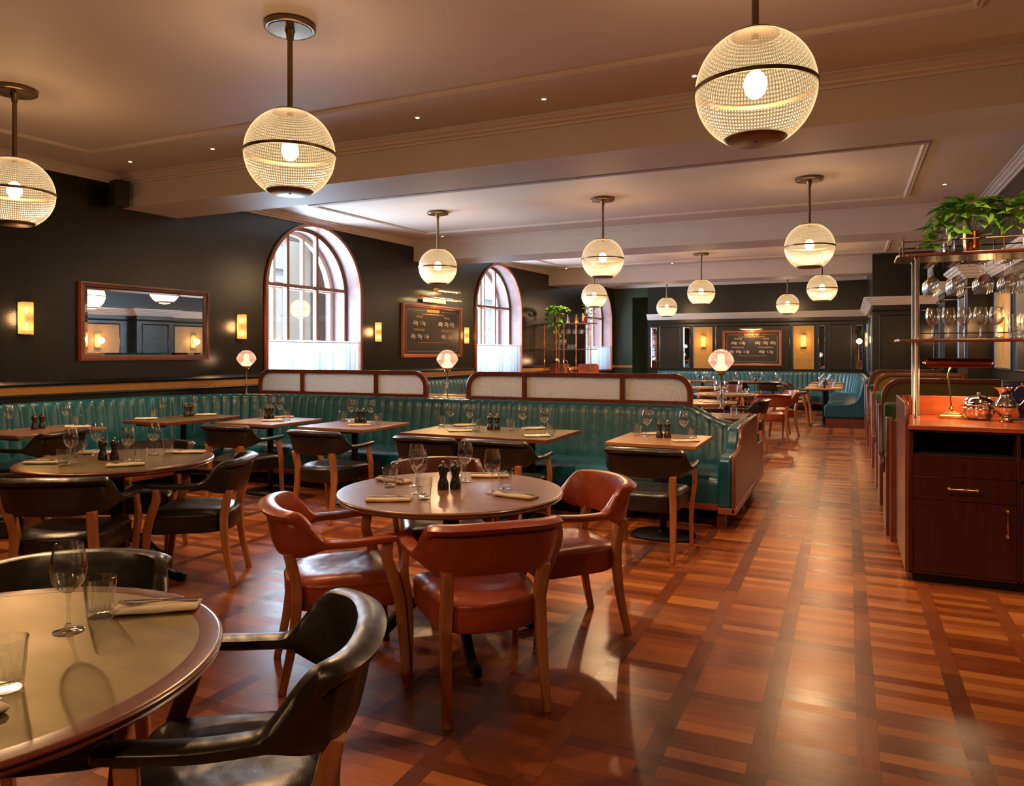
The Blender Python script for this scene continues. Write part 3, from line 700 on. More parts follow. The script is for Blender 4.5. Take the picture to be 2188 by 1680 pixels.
def make_board(w, h, label, loc, rz, two_lamps):
    t = thing('menu_chalkboard', label, 'chalkboard', loc, rz, 'grass-fed beef chalkboards')
    frame_rect(w, h, .06, .05, 'frame', 'redwood', t)
    MB().box(.005, .02, -w / 2 + .05, w / 2 - .05, -h / 2 + .05, h / 2 - .05).build('board', 'chalk_black', t, smooth=0)
    # fine gold border with a gap for the heading
    b0, b1 = w / 2 - .11, h / 2 - .11; r = .05
    mb = MB()
    def seg(p, q): mb.box(.0205, .0215, min(p[0], q[0]) - .0022, max(p[0], q[0]) + .0022, min(p[1], q[1]) - .0022, max(p[1], q[1]) + .0022)
    seg((-b0, -b1 + r), (-b0, b1 - r)); seg((b0, -b1 + r), (b0, b1 - r)); seg((-b0 + r, -b1), (b0 - r, -b1))
    seg((-b0 + r, b1), (-.27, b1)); seg((.27, b1), (b0 - r, b1)); seg((-w * .25, -h * .215), (w * .25, -h * .215))
    for sy in (-1, 1):
        for sz in (-1, 1):
            pts = [(sy * (b0 - r + r * sin(a)), sz * (b1 - r + r * cos(a))) for a in [pi / 2 * k / 5 for k in range(6)]]
            mb.tube([(.021, y, z) for y, z in pts], .0022, 4)
    mb.build('gold_border', 'gold_ink', t, smooth=0)
    xs = w / 1.6
    for tx in ([('GRASS-FED BEEF', 0, b1, .072, 0, .78), ('PRIME RIB', -w * .235, b1 - .112, .052, 0, .9), ('T-BONE', w * .235, b1 - .112, .052, 0, .9),
               ('PORTERHOUSE', -w * .235, b1 - .345, .052, 0, .9), ('CHATEAUBRIAND', w * .235, b1 - .345, .052, 0, .9)]): text_mesh([tx], 'painted_heading', 'gold_ink', t, (.022, 0, 0))
    for tx in ([('650g · 1.1kg', -w * .235, b1 - .222, .105, .35, .72), ('650g · 750g · 850g', w * .225, b1 - .222, .105, .35, .68),
               ('600g · 950g · 1.1kg', -w * .225, b1 - .462, .105, .35, .68), ('400g · 1.1kg', w * .235, b1 - .462, .105, .35, .72)]): text_mesh([tx], 'chalk_price', 'chalk', t, (.022, 0, 0))
    # illegible small line under the heading: a row of tiny painted ticks
    mb = MB(); rnd = random.Random(3); y = -.34
    while y < .34:
        L = rnd.uniform(.008, .02); mb.box(.0205, .0215, y, y + L, b1 - .066, b1 - .066 + rnd.choice((.012, .017, .012))); y += L + rnd.choice((.007, .007, .022))
    mb.build('small_line', 'gold_ink', t, smooth=0)
    return t
make_board(1.86, .95, 'tall-framed chalkboard of beef prices on the left wall between two windows', (wx(11.77), 11.77, 1.85), -WANG, True)
make_board(1.53, .95, 'chalkboard of beef prices on the far panelled wall under a picture light', (-2.365, YBACK - .006, 1.587), BKR, False)

def picture_light(label, loc, rz, w=.62, arm=.16, up=.05, en=6):
    t = thing('picture_light', label, 'picture light', loc, rz, 'brass picture lights')
    MB().box(0, .015, -w * .28, w * .28, -.03, .03).build('wall_plate', 'bright_brass', t, bevel=.003)
    for y in (-w * .2, w * .2):
        MB().tube([(.01, y, 0), (arm * .5, y, up + .02), (arm, y, up)], .006, 8).build('arm', 'bright_brass', t)
    pts = [(arm + .035 * cos(a), up + .035 * sin(a)) for a in [pi * k / 8 - .2 for k in range(9)]]
    MB().rings([[(x, y, z) for x, z in pts] for y in (-w / 2, w / 2)], closed=False, cap=False).build('shade', 'bright_brass', t, smooth=60)
    MB().tube([(arm, -w * .4, up), (arm, w * .4, up)], .008, 8).build('bulb', 'lamp_bulb', t)
    light('AREA', (arm, 0, up - .005), en, (1, .62, .3), t, shape='RECTANGLE', size=w * .8, size_y=.03)
    return t
a = picture_light('long brass picture light over the left chalkboard, lower of its pair', (wx(11.75) + .05, 11.75, 2.40), -WANG, 1.3, .15, .03, 8)
b = picture_light('small brass picture light higher on the dark wall above the left chalkboard', (wx(12.0), 12.0, 2.62), -WANG, .75, .2, -.03, 6)
c = picture_light('brass picture light glowing over the far wall chalkboard', (-2.37, YBACK - .05, 2.10), BKR, .60, .16, .0, 9)

# loudspeaker
t = thing('loudspeaker', 'small black loudspeaker high on the left wall beside the beam', 'speaker', (wx(5.58) + .20, 5.58, 3.19), -.2)
MB().box(-.075, .075, -.075, .075, -.14, .14).build('cabinet', 'speaker_black', t, bevel=.008)
MB().box(.075, .082, -.065, .065, -.128, .128).build('grille', 'speaker_black', t, bevel=.004)
MB().box(-.12, -.075, -.03, .03, -.03, .03).build('bracket', 'speaker_black', t)

# ------------------------------------------------------------------ banquettes
def polyline_round(pts, rad, step=.015):
    """plan path with filleted corners (bezier) resampled evenly"""
    P = [Vector(p) for p in pts]; out = [P[0]]
    for i in range(1, len(P) - 1):
        a, b, c = P[i - 1], P[i], P[i + 1]; u = (a - b).normalized(); v = (c - b).normalized()
        p0, p3 = b + u * rad, b + v * rad; p1, p2 = b + u * rad * .45, b + v * rad * .45
        for k in range(25):
            s = k / 24; out.append(p0 * (1 - s) ** 3 + p1 * 3 * s * (1 - s) ** 2 + p2 * 3 * s * s * (1 - s) + p3 * s ** 3)
    out.append(P[-1])
    L = [0]
    for a, b in zip(out, out[1:]): L.append(L[-1] + (b - a).length)
    N = int(L[-1] / step); res = []; j = 0
    for k in range(N + 1):
        d = L[-1] * k / N
        while j < len(L) - 2 and L[j + 1] < d: j += 1
        s = (d - L[j]) / max(1e-9, L[j + 1] - L[j]); res.append(out[j].lerp(out[j + 1], s))
    return res, L[-1]

def banquette(pts, rad, side, label, group, chan=.12, ztop=.955, tail=(0, 0), front=.945, step=.012, skip_end_cap=False):
    """side = +1: the room lies to the right of travel, -1: to the left"""
    path, L = polyline_round(pts, rad, step); n = len(path)
    org = path[n // 2].copy()
    t = thing('banquette_sofa', label, 'banquette', (org.x, org.y, 0), 0, group)
    nor = []
    for i in range(n):
        d = (path[min(i + 1, n - 1)] - path[max(i - 1, 0)]).normalized(); nor.append(Vector((d.y, -d.x)) * side)
    back = [(0.0, .25, 0), (0.0, .80, 0), (0.0, .93, 0), (.012, .948, 0), (.05, .957, .3), (.09, .955, .6), (.118, .944, .9), (.137, .918, 1), (.15, .86, 1), (.168, .76, 1), (.19, .64, 1), (.212, .53, 1), (.23, .45, .7), (.24, .30, 0)]
    rb = []; rs = []
    for i in range(n):
        s = L * i / (n - 1)
        ds = abs(s / chan - round(s / chan)) * chan; w = .62 * min(1, ds / .011) + .38 * sin(pi * min(1, ds / (chan / 2)) / 2)
        f = 1.0
        for e, q in ((0, tail[0]), (1, tail[1])):
            if q:
                dd = s if e == 0 else L - s
                f = min(f, 1 - q * (1 - sstep((dd - .02) / .5)))
        ring = []
        for o, z, k in back:
            z2 = z if z < .5 else .5 + (z - .5) * f
            ring.append((path[i].x - org.x + nor[i].x * (o + k * .016 * (w - .8)), path[i].y - org.y + nor[i].y * (o + k * .016 * (w - .8)), z2 + (0.006 * (w - .7) if z > .93 else 0)))
        rb.append(ring)
    MB().rings(rb).build('backrest', 'teal_leather', t, smooth=60)
    ns = max(2, int(round(L / 1.55))); seat = [(.20, .22), (.20, .44), (.35, .458), (.55, .465), (.75, .462), (.86, .452), (.91, .435), (.938, .405), (.945, .36), (.938, .30), (.93, .215)]
    sc = (front - .24) / (.945 - .24)
    for q in range(ns):
        i0, i1 = int(q * (n - 1) / ns), int((q + 1) * (n - 1) / ns); rr = []
        for i in range(i0, i1 + 1, 3) if (i1 - i0) % 3 == 0 else list(range(i0, i1, 3)) + [i1]:
            e = min(i - i0, i1 - i) / 3.0; sh = .010 * max(0, 1 - e / 2.0)
            rr.append([(path[i].x - org.x + nor[i].x * (.24 + (o - .24) * sc - (sh if o > .8 else 0)), path[i].y - org.y + nor[i].y * (.24 + (o - .24) * sc - (sh if o > .8 else 0)), z - (sh if z > .4 else 0)) for o, z in seat])
        MB().rings(rr).build('seat_cushion', 'teal_leather', t, smooth=60)
    rail = [[(path[i].x - org.x + nor[i].x * o, path[i].y - org.y + nor[i].y * o, z) for o, z in ((.02, .16), (front - .02, .16), (front - .008, .175), (front - .008, .215), (.02, .215))] for i in range(0, n, 3)]
    MB().rings(rail).build('wood_rail', 'redwood', t, smooth=40)
    pl = [[(path[i].x - org.x + nor[i].x * o, path[i].y - org.y + nor[i].y * o, z) for o, z in ((.02, 0), (.48, 0), (.48, .16), (.02, .16))] for i in range(0, n, 3)]
    MB().rings(pl).build('plinth', 'dark_void', t, smooth=40)
    return t, org

ba, oa = banquette([(wx(1.0) + .03, 1.0), (wx(7.12) + .03, 7.12), (-.95, 7.12)], 1.35, 1, 'long teal channel-back leather banquette running along the left wall and round the corner', 'teal banquettes', tail=(0, .36))
bb, ob = banquette([(wx(15.8) + .03, 15.8), (wx(7.24) + .03, 7.24), (-.95, 7.24)], 1.0, -1, 'teal leather banquette backing onto the glass-topped partition, facing the rear', 'teal banquettes', tail=(0, .36))
bc, oc = banquette([(-4.9, 20.9), (.41, 20.9), (.41, 15.75)], 1.1, 1, 'teal leather banquette under the far wall chalkboard, curving along the right side', 'teal banquettes', tail=(0, 0), front=.80)

def arm_poly(front_y, sgn, drop=0.0):
    """(y, z) outline of the upholstered arm; sgn = +1 for the front sofa"""
    p = [(0, .20), (0, .575), (.02, .60), (.05, .612), (.30, .618), (.38, .64), (.44, .70), (.48, .77), (.52, .80), (.58, .812), (1.08, .815), (1.08, .20)]
    return [(front_y + sgn * a, z - drop) for a, z in p]
def end_arm(t, org, fy, sgn):
    poly = [(y - org.y, z) for y, z in arm_poly(fy, sgn)]
    MB().prism(poly, -.955 - org.x, -.85 - org.x, 'x').build('arm', 'teal_leather', t, bevel=.02, seg=3)
end_arm(ba, oa, 6.11, 1); end_arm(bb, ob, 8.25, -1)
pp = [(6.10, .16), (6.10, .60), (6.115, .63), (6.16, .643), (6.37, .65), (6.47, .68), (6.53, .74), (6.57, .81), (6.62, .84), (7.66, .85), (7.68, .84), (7.69, .56), (7.72, .545), (8.26, .535), (8.27, .16)]
MB().prism([(y - oa.y, z) for y, z in pp], -.85 - oa.x, -.815 - oa.x, 'x').build('side_panel', 'mahogany_y', ba, bevel=.010, seg=2)
MB().box(-.95 - oa.x, -.81 - oa.x, 6.10 - oa.y, 8.27 - oa.y, .155, .205).build('base_rail', 'redwood', ba, bevel=.004)
for y in (6.25, 7.1, 8.1):
    MB().box(-.98 - oa.x, -.91 - oa.x, y - oa.y, y + .07 - oa.y, 0, .16).build('leg', 'mahogany', ba)
MB().box(-6.5 - oa.x, -1.45 - oa.x, 7.1 - oa.y, 7.26 - oa.y, .2, .93).build('back_frame', 'mahogany', ba, smooth=0)

# far banquette end, rising arm at its near end
poly = [(-.42, .20), (-.42, .40), (-.40, .445), (-.34, .465), (0.02, .47), (.10, .49), (.17, .56), (.22, .68), (.25, .85), (.28, .94), (.36, .955), (.40, .94), (.40, .20)]
MB().prism([(x + .0 - oc.x, z) for x, z in poly], 15.66 - oc.y, 15.78 - oc.y, 'y').build('arm', 'teal_leather', bc, bevel=.025, seg=3)
MB().box(-.40 - oc.x, .40 - oc.x, 15.68 - oc.y, 15.75 - oc.y, 0, .17).build('leg_frame', 'mahogany', bc)

# ------------------------------------------------------------------ glass-topped partitions
def screen(x0, x1, label):
    cx = (x0 + x1) / 2; w = x1 - x0; t = thing('glazed_partition', label, 'partition', (cx, 7.18, 0), 0, 'glazed partitions')
    zb, zt, r, f = .93, 1.25, .17, .045
    def outline(ins, rr):
        a = w / 2 - ins; pts = [(-a, zb + (ins if ins else 0))]
        for k in range(11):
            an = pi - pi / 2 * k / 10; pts.append((-a + rr + rr * cos(an), zt - ins - rr + rr * sin(an)))
        for k in range(11):
            an = pi / 2 - pi / 2 * k / 10; pts.append((a - rr + rr * cos(an), zt - ins - rr + rr * sin(an)))
        pts.append((a, zb + (ins if ins else 0))); return pts
    o, i = outline(0, r), outline(f, r - f * .6); k = len(o); vs = []; fs = []
    for y in (-.03, .03): vs += [(x, y, z) for x, z in o] + [(x, y, z + (.01 if z < 1 else 0)) for x, z in i]
    for j in range(k):
        q = (j + 1) % k; fs += [(j, q, k + q, k + j), (2 * k + j, 3 * k + j, 3 * k + q, 2 * k + q), (j, 2 * k + j, 2 * k + q, q), (k + j, k + q, 3 * k + q, 3 * k + j)]
    MB().add(vs, fs).build('frame', 'mahogany', t, smooth=30, bevel=.004, seg=1)
    for m in (-w / 2 + .69, w / 2 - .69):
        MB().box(m - .024, m + .024, -.028, .028, zb + f, zt - f).build('mullion', 'mahogany', t, bevel=.003)
    ms = [-w / 2, -w / 2 + .69, w / 2 - .69, w / 2]
    for q in range(3):
        a, b = ms[q], ms[q + 1]; g = outline(f - .012, r - f * .6)
        if q == 1: poly = [(a + .02, zb + f), (b - .02, zb + f), (b - .02, zt - f), (a + .02, zt - f)][::-1]
        elif q == 0: poly = [p for p in g[:12]] + [(b - .02, zt - f + .012), (b - .02, g[0][1])]
        else: poly = [(a + .02, g[0][1]), (a + .02, zt - f + .012)] + [p for p in g[12:]]
        MB().prism(poly, -.004, .004, 'y').build('textured_glass', 'hammered', t, smooth=0)
    MB().box(-w / 2, w / 2, -.034, .034, zb - .04, zb + .005).build('bottom_rail', 'mahogany', t)
    return t
screen(-6.76, -4.30, 'mahogany partition with textured glass panes, in front of the nearest window')
screen(-3.80, -1.355, 'mahogany partition with textured glass panes, above the banquette centre')

# onion lamps on posts
def make_onion():
    t = thing('post_lamp', None, 'lamp')
    MB().lathe([(.02, 0), (.022, .004), (.012, .012), (.0075, .02), (.0075, .12), (.010, .125), (.010, .135), (.0075, .14), (.0075, .30), (.012, .31), (.014, .325)], 16).build('pole', 'pole_metal', t)
    MB().lathe([(.012, .315), (.03, .32), (.034, .33), (.03, .338), (.045, .345), (.047, .36), (.04, .362), (.001, .362)], 24).build('gallery', 'brass', t)
    MB().lathe([(.044, .355), (.062, .372), (.09, .405), (.112, .437), (.119, .45), (.114, .475), (.100, .505), (.078, .532), (.05, .552), (.02, .562), (.001, .564)], 40, cap=False).build('glass_shade', 'onion_glass', t, smooth=25)
    MB().lathe([(.03, .362), (.062, .378), (.06, .40), (.036, .425), (.032, .47), (.034, .50), (.02, .52), (.001, .522)], 24).build('opal_bulb', 'opal', t, smooth=60)
    light('POINT', (0, 0, .44), 9, (1, .60, .36), t, .04)
    return t
ON = Kind(make_onion)
ON.put((-6.98, 7.18, .925), 0, 'pink glass onion-shaped post lamp left of both partitions', 'post lamps')
ON.put((-4.05, 7.18, .925), 0, 'pink glass onion-shaped post lamp between the two partitions', 'post lamps')
ON.put((-1.09, 7.18, .925), 0, 'pink glass onion-shaped post lamp at the banquette end by the aisle', 'post lamps')
# ------------------------------------------------------------------ chairs (face local +y, origin on the floor)
def catmull(P, m):
    P = [Vector(p) for p in P]; Q = [P[0] * 2 - P[1]] + P + [P[-1] * 2 - P[-2]]; out = []
    n = len(P) - 1
    for k in range(m + 1):
        u = n * k / m; i = min(int(u), n - 1); s = u - i; a, b, c, d = Q[i:i + 4]
        out.append(0.5 * ((2 * b) + (c - a) * s + (2 * a - 5 * b + 4 * c - d) * s * s + (3 * b - a - 3 * c + d) * s ** 3))
    return out
def yoke_mesh():
    half = [(.272, .235, 0), (.287, .17, 0), (.292, .06, 0), (.285, -.05, 0), (.266, -.145, 0), (.222, -.222, 0), (.14, -.268, 0), (0, -.285, 0)]
    pts = half + [(-x, y, z) for x, y, z in half[:-1][::-1]]
    N = 112; C = catmull(pts, N); rs = []
    for i, p in enumerate(C):
        tg = (C[min(i + 1, N)] - C[max(i - 1, 0)]).normalized(); out = Vector((tg.y, -tg.x, 0))
        if out.dot(Vector((p.x, p.y + .05, 0))) < 0: out = -out
        b = sstep((-p.y - .075) / .135)                       # 0 on the arms, 1 across the back
        b2 = sstep((-p.y - .178) / .045)                      # the rolled top rail
        zt = .655 + .125 * b + .012 * (1 - (p.x / .25) ** 2) * b2 + .008 * sstep(p.y / .2)
        zb = .622 - .040 * b + .01 * sstep(p.y / .2)
        w = lerp(.066, .046, b); e = 1.0
        endf = min(i, N - i) / 3.0
        if endf < 1: e = sqrt(max(.05, 1 - (1 - endf) ** 2))
        zc = (zt + zb) / 2; lean = .030 * b; hi = w / 2 * e
        def pt(o, z):
            f = (z - zb) / max(.01, zt - zb); z = zc + (z - zc) * lerp(1, e, .8)
            return (p.x + out.x * (o + lean * (f - .4)), p.y + out.y * (o + lean * (f - .4)), z)
        rl = b2
        H = zt - zb
        ring = [pt(-hi * .75, zb), pt(-hi, zb + H * .18), pt(-hi * lerp(1, .75, b), zb + H * .5), pt(-hi * .95, zb + H * .85), pt(-hi * .7, zt - .003), pt(0, zt + .002),
                pt(hi * .6 + .018 * rl, zt - .001 * rl), pt(hi * lerp(.95, 1.0, rl) + .034 * rl, lerp(zb + H * .85, zt - .015, rl)), pt(hi * 1.0 + .026 * rl, lerp(zb + H * .7, zt - .036, rl)),
                pt(hi * 1.0 - .004 * rl, lerp(zb + H * .6, zt - .043, rl)), pt(hi + .008 * rl, lerp(zb + H * .5, zt - .054, rl)), pt(hi * 1.0 + .004 * b, zb + H * .35), pt(hi * .95, zb + H * .12), pt(hi * .6, zb), pt(0, zb - .003)]
        rs.append(ring)
    return MB().rings(rs)
def seat_poly(s=1.0, n=8):
    """rounded trapezoid outline"""
    c = [(.250, .250), (-.250, .250), (-.222, -.245), (.222, -.245)]; r = [.07, .07, .19, .19]; out = []
    for k in range(4):
        p = Vector(c[k]); a = (Vector(c[k - 1]) - p).normalized(); b = (Vector(c[(k + 1) % 4]) - p).normalized()
        for j in range(n + 1):
            t = j / n; q = (p + a * r[k]) * (1 - t) ** 2 + p * 2 * t * (1 - t) + (p + b * r[k]) * t * t
            out.append((q.x * s, q.y * s))
    return out
def make_chair(leath, wd):
    t = thing('armchair', None, 'chair')
    rs = []
    for sc_, z in ((.90, .335), (.96, .337), (.985, .345), (.995, .40), (.995, .425), (.99, .432), (1.005, .437), (1.005, .446), (.985, .453), (.93, .466), (.80, .476), (.6, .478), (.3, .470), (.05, .466)):
        rs.append([(x, y + .0, z + (.006 * (x * x - y * y) / .05 if z > .455 else 0)) for x, y in seat_poly(sc_)])
    MB().rings(rs).build('seat', leath, t, smooth=50)
    yoke_mesh().build('backrest', leath, t, smooth=50)
    for s in (-1, 1):
        # front leg rises to carry the arm
        pts = [(s * .252, .262, 0), (s * .252, .243, .2), (s * .262, .226, .36), (s * .284, .195, .47), (s * .289, .165, .56), (s * .278, .172, .635)]
        C = catmull(pts, 14)
        MB().beam(C, [lerp(.027, .032, min(1, k / 6)) if k < 8 else lerp(.032, .024, (k - 7) / 7) for k in range(15)], [lerp(.034, .050, min(1, k / 7)) if k < 9 else lerp(.050, .046, (k - 8) / 6) for k in range(15)], (0, 1, 0)).build('leg', wd, t, bevel=.003, seg=1)
        pts = [(s * .208, -.268, 0), (s * .203, -.225, .2), (s * .200, -.205, .38), (s * .196, -.212, .48), (s * .205, -.240, .60)]
        C = catmull(pts, 12)
        MB().beam(C, [.034 + .014 * min(1, k / 6) for k in range(13)], [lerp(.032, .046, min(1, k / 7)) for k in range(13)], (0, 1, 0)).build('leg', wd, t, bevel=.003, seg=1)
    return t
BLK = Kind(lambda: make_chair('black_leather', 'oak'))
RED = Kind(lambda: make_chair('red_leather', 'oak'))
BRN = Kind(lambda: make_chair('brown_leather', 'oak'))
def chair(k, x, y, fx, fy, label, group): return k.put((x, y, 0), atan2(fy, fx) - pi / 2, label, group)
G1, G2, G3 = 'tan leather chairs round the wooden table', 'black leather chairs at the round brass tables', 'black leather chairs along the banquette'
chair(RED, -2.14, 2.785, .71, .70, 'tan leather armchair left of the round wooden table, its back to the left', G1)
chair(RED, -1.44, 2.83, -.69, .72, 'tan leather armchair nearest in front of the round wooden table, back to the viewer', G1)
chair(RED, -1.37, 3.68, -.70, -.71, 'tan leather armchair on the right side of the round wooden table', G1)
chair(BRN, -2.20, 3.83, .62, -.78, 'tan leather armchair on the far side of the round wooden table, mostly hidden', G1)
chair(BLK, -1.352, 1.362, -.81, -.58, 'black leather armchair nearest the viewer, drawn up to the foreground brass table', G2)
chair(BLK, -2.14, 1.41, .587, -.81, 'black leather armchair behind the foreground brass table, only its back showing', G2)
chair(BLK, -4.01, 2.79, -.52, .85, 'black leather armchair in front of the farther round brass table, back to the viewer', G2)
chair(BLK, -3.82, 3.515, -.852, -.518, 'black leather armchair on the right side of the farther round brass table', G2)
chair(BLK, -4.63, 3.76, .50, -.86, 'black leather armchair on the far side of the farther round brass table', G2)
chair(BLK, -4.87, 2.83, .72, .69, 'black leather armchair at the left edge by the farther round brass table', G2)
chair(BLK, -6.38, 4.14, -.95, -.30, 'black leather armchair drawn up to the leftmost banquette table', G3)
chair(BLK, -5.27, 5.38, 0, 1, 'black leather armchair in front of the square table right of the corner', G3)
chair(BLK, -4.18, 5.32, .03, 1, 'black leather armchair in front of the fourth banquette table, below the glazed partition', G3)
chair(BLK, -3.09, 5.33, 0, 1, 'black leather armchair at the left half of the long brass banquette table', G3)
chair(BLK, -2.47, 5.35, 0.02, 1, 'black leather armchair at the right half of the long brass banquette table', G3)
chair(BLK, -1.31, 5.34, -.03, 1, 'black leather armchair in front of the oak table at the banquette end', G3)
G4 = 'chairs in the rear of the room'
chair(RED, -1.16, 12.9, -.30, .95, 'orange leather armchair in the rear, back to the viewer, nearest the aisle', G4)
chair(RED, -1.10, 13.85, -.90, -.4, 'orange leather armchair in the rear, just behind the one nearest the aisle', G4)
chair(BLK, -1.36, 11.25, -.97, .1, 'black leather armchair behind the banquette arm, turned to a round rear table', G4)
chair(BLK, -0.98, 16.1, 1, 0, 'black leather armchair at the nearest of the three right-hand rear tables', G4)
chair(BLK, -0.98, 17.45, 1, 0, 'black leather armchair at the middle of the three right-hand rear tables', G4)
chair(BLK, -1.62, 18.15, 0, 1, 'black leather armchair before the far wall table, on its right', G4)
chair(BLK, -2.42, 18.15, 0, 1, 'black leather armchair before the far wall table, on its left', G4)
chair(BRN, -2.30, 16.0, .1, -1, 'brown leather armchair in the rear facing the viewer, left of the post lamp', G4)
chair(BRN, -2.20, 13.80, .3, -.95, 'brown leather armchair in the rear seen low behind the nearest rear glasses', G4)

# ------------------------------------------------------------------ tables
TZ = .755
def rim_prof(R): return [(R - .12, TZ - .035), (R - .03, TZ - .035), (R - .012, TZ - .030), (R - .004, TZ - .022), (R - .010, TZ - .015), (R - .002, TZ - .011), (R, TZ - .006), (R - .004, TZ - .001), (R - .012, TZ)]
def round_table(x, y, R, label, top, feet_rot, brass=False, wd='rim_wood', full=True):
    t = thing('round_table', label, 'table', (x, y, 0), 0)
    if brass:
        MB().lathe(rim_prof(R) + [(R - .055, TZ), (R - .055, TZ - .01), (R - .12, TZ - .012)], 96).build('rim', wd, t, smooth=50)
        MB().lathe([(R - .0555, TZ - .0005), (.001, TZ - .0005)], 96, cap=False).build('brass_inlay', 'brass_top', t)
        MB().lathe([(.001, TZ - .034), (R - .1, TZ - .034), (R - .1, TZ - .012), (.001, TZ - .012)], 48).build('underside', 'dark_oak', t)
    else:
        MB().lathe([(.001, TZ - .035)] + rim_prof(R) + [(.001, TZ)], 96).build('tabletop', top, t, smooth=50)
    MB().lathe([(.13, TZ - .035), (.13, TZ - .045), (.05, TZ - .06), (.042, TZ - .1), (.042, .34), (.055, .30), (.055, .14), (.03, .10)][::-1], 28).build('column', 'black_iron', t)
    for k in range(4):
        a = feet_rot + k * pi / 2; c, s = cos(a), sin(a)
        C = catmull([(.03 * c, .03 * s, .27), (.12 * c, .12 * s, .255), (.24 * c, .24 * s, .17), (.36 * c, .36 * s, .06), (.43 * c, .43 * s, .03), (.50 * c, .50 * s, .022)], 16)
        MB().beam(C, [.05] * 14 + [.055, .06, .05], [.05 - .012 * q / 16 for q in range(17)], (-s, c, 0)).build('foot', 'black_iron', t, bevel=.004, seg=1)
    return t
round_table(-1.815, .993, .555, 'round brass-topped table with moulded wooden rim, cut by the lower left corner', None, .9, True)
round_table(-4.331, 3.323, .585, 'round brass-topped table with moulded wooden rim, farther back on the left', None, .2, True)
round_table(-1.84, 3.30, .572, 'round wooden table ringed by four tan leather chairs', 'tabletop_wood', -.82)
G5 = 'rear round tables'
for x, y, lab in ((-1.90, 13.1, 'round wooden table in the rear beside the two orange chairs'), (-1.97, 10.8, 'round wooden table in the rear just behind the post lamp by the aisle'), (-2.75, 15.4, 'round wooden table farthest back left of the post lamp')):
    o = round_table(x, y, .55, lab, 'tabletop_oak', .4); o['group'] = G5

def pedestal(t, x=0, y=0, bw=.50, bd=.42):
    MB().lathe([(.11, TZ - .034), (.11, TZ - .045), (.03, TZ - .06), (.03, .05), (.05, .035)][::-1], 20, (x, y, 0)).build('column', 'black_iron', t)
    def ov(a, b, z): return [(x + a * math.copysign(abs(cos(q)) ** .7, cos(q)), y + b * math.copysign(abs(sin(q)) ** .7, sin(q)), z) for q in [2 * pi * k / 32 for k in range(32)]]
    MB().rings([ov(bw / 2, bd / 2, 0), ov(bw / 2, bd / 2, .012), ov(bw / 2 - .02, bd / 2 - .02, .022), ov(.06, .06, .034)]).build('base_plate', 'black_iron', t, smooth=40)
def rect_table(x0, x1, y0, y1, label, top, cols=((0, 0),), brass=False, edge='rim_wood', group='tables along the banquettes', bw=.50, bd=.42):
    cx, cy = (x0 + x1) / 2, (y0 + y1) / 2; w, d = (x1 - x0) / 2, (y1 - y0) / 2
    t = thing('dining_table', label, 'table', (cx, cy, 0), 0, group)
    if brass:
        e = .022
        MB().box(-w, w, -d, -d + e, TZ - .032, TZ).box(-w, w, d - e, d, TZ - .032, TZ).box(-w, -w + e, -d + e, d - e, TZ - .032, TZ).box(w - e, w, -d + e, d - e, TZ - .032, TZ).build('edging', edge, t, bevel=.003)
        MB().box(-w + e, w - e, -d + e, d - e, TZ - .03, TZ - .0008).build('brass_inlay', 'brass_top', t)
    else:
        MB().box(-w, w, -d, d, TZ - .032, TZ).build('tabletop', top, t, bevel=.006, seg=2)
    MB().box(-.2, .2, -d + .06, -d + .10, TZ - .055, TZ - .032).box(-.2, .2, d - .10, d - .06, TZ - .055, TZ - .032).build('batten', 'dark_oak', t, bevel=.006)
    for px, py in cols: pedestal(t, px, py, bw, bd)
    return t
rect_table(-6.97, -6.33, 3.92, 4.75, 'wooden table at the left edge before the wall banquette', 'tabletop_wood')
rect_table(-6.80, -6.16, 5.27, 6.24, 'brass-topped wooden-edged table in the banquette corner', None, brass=True)
rect_table(-5.79, -5.08, 5.56, 6.32, 'square wooden table right of the banquette corner, in front of the curve', 'tabletop_wood', cols=((-.06, .05),))
rect_table(-4.77, -4.0, 5.55, 6.33, 'square wooden table below the left glazed partition, with a chair before it', 'tabletop_wood')
rect_table(-3.57, -2.19, 5.49, 6.32, 'long brass-topped table for four along the banquette', None, cols=((-.38, .02), (.38, .02)), brass=True)
rect_table(-1.74, -1.03, 5.60, 6.35, 'oak table for two at the aisle end of the banquette', 'tabletop_oak', cols=((.05, -.12),))
GR = 'rear rectangular tables'
rect_table(-2.70, -1.40, 18.80, 19.55, 'long rear table in front of the far wall banquette', 'tabletop_oak', cols=((-.38, 0), (.38, 0)), group=GR)
rect_table(-4.45, -3.05, 18.80, 19.55, 'rear table by the far wall, left of the post lamp', 'tabletop_oak', cols=((-.38, 0), (.38, 0)), group=GR)
for y, lab in ((16.05, 'nearest of the three rear tables beside the right-hand banquette'), (17.40, 'middle of the three rear tables beside the right-hand banquette'), (18.75, 'farthest of the three rear tables beside the right-hand banquette')):
    rect_table(-.78, -.08, y - .33, y + .33, lab, 'tabletop_oak', group=GR)
rect_table(-1.75, -1.02, 8.12, 8.84, 'wooden table just behind the banquette arm, facing the rear sofa', 'tabletop_wood', group=GR)
rect_table(-6.62, -5.72, 9.9, 11.1, 'wooden table seen through the gap between the two partitions', 'tabletop_oak', group=GR)

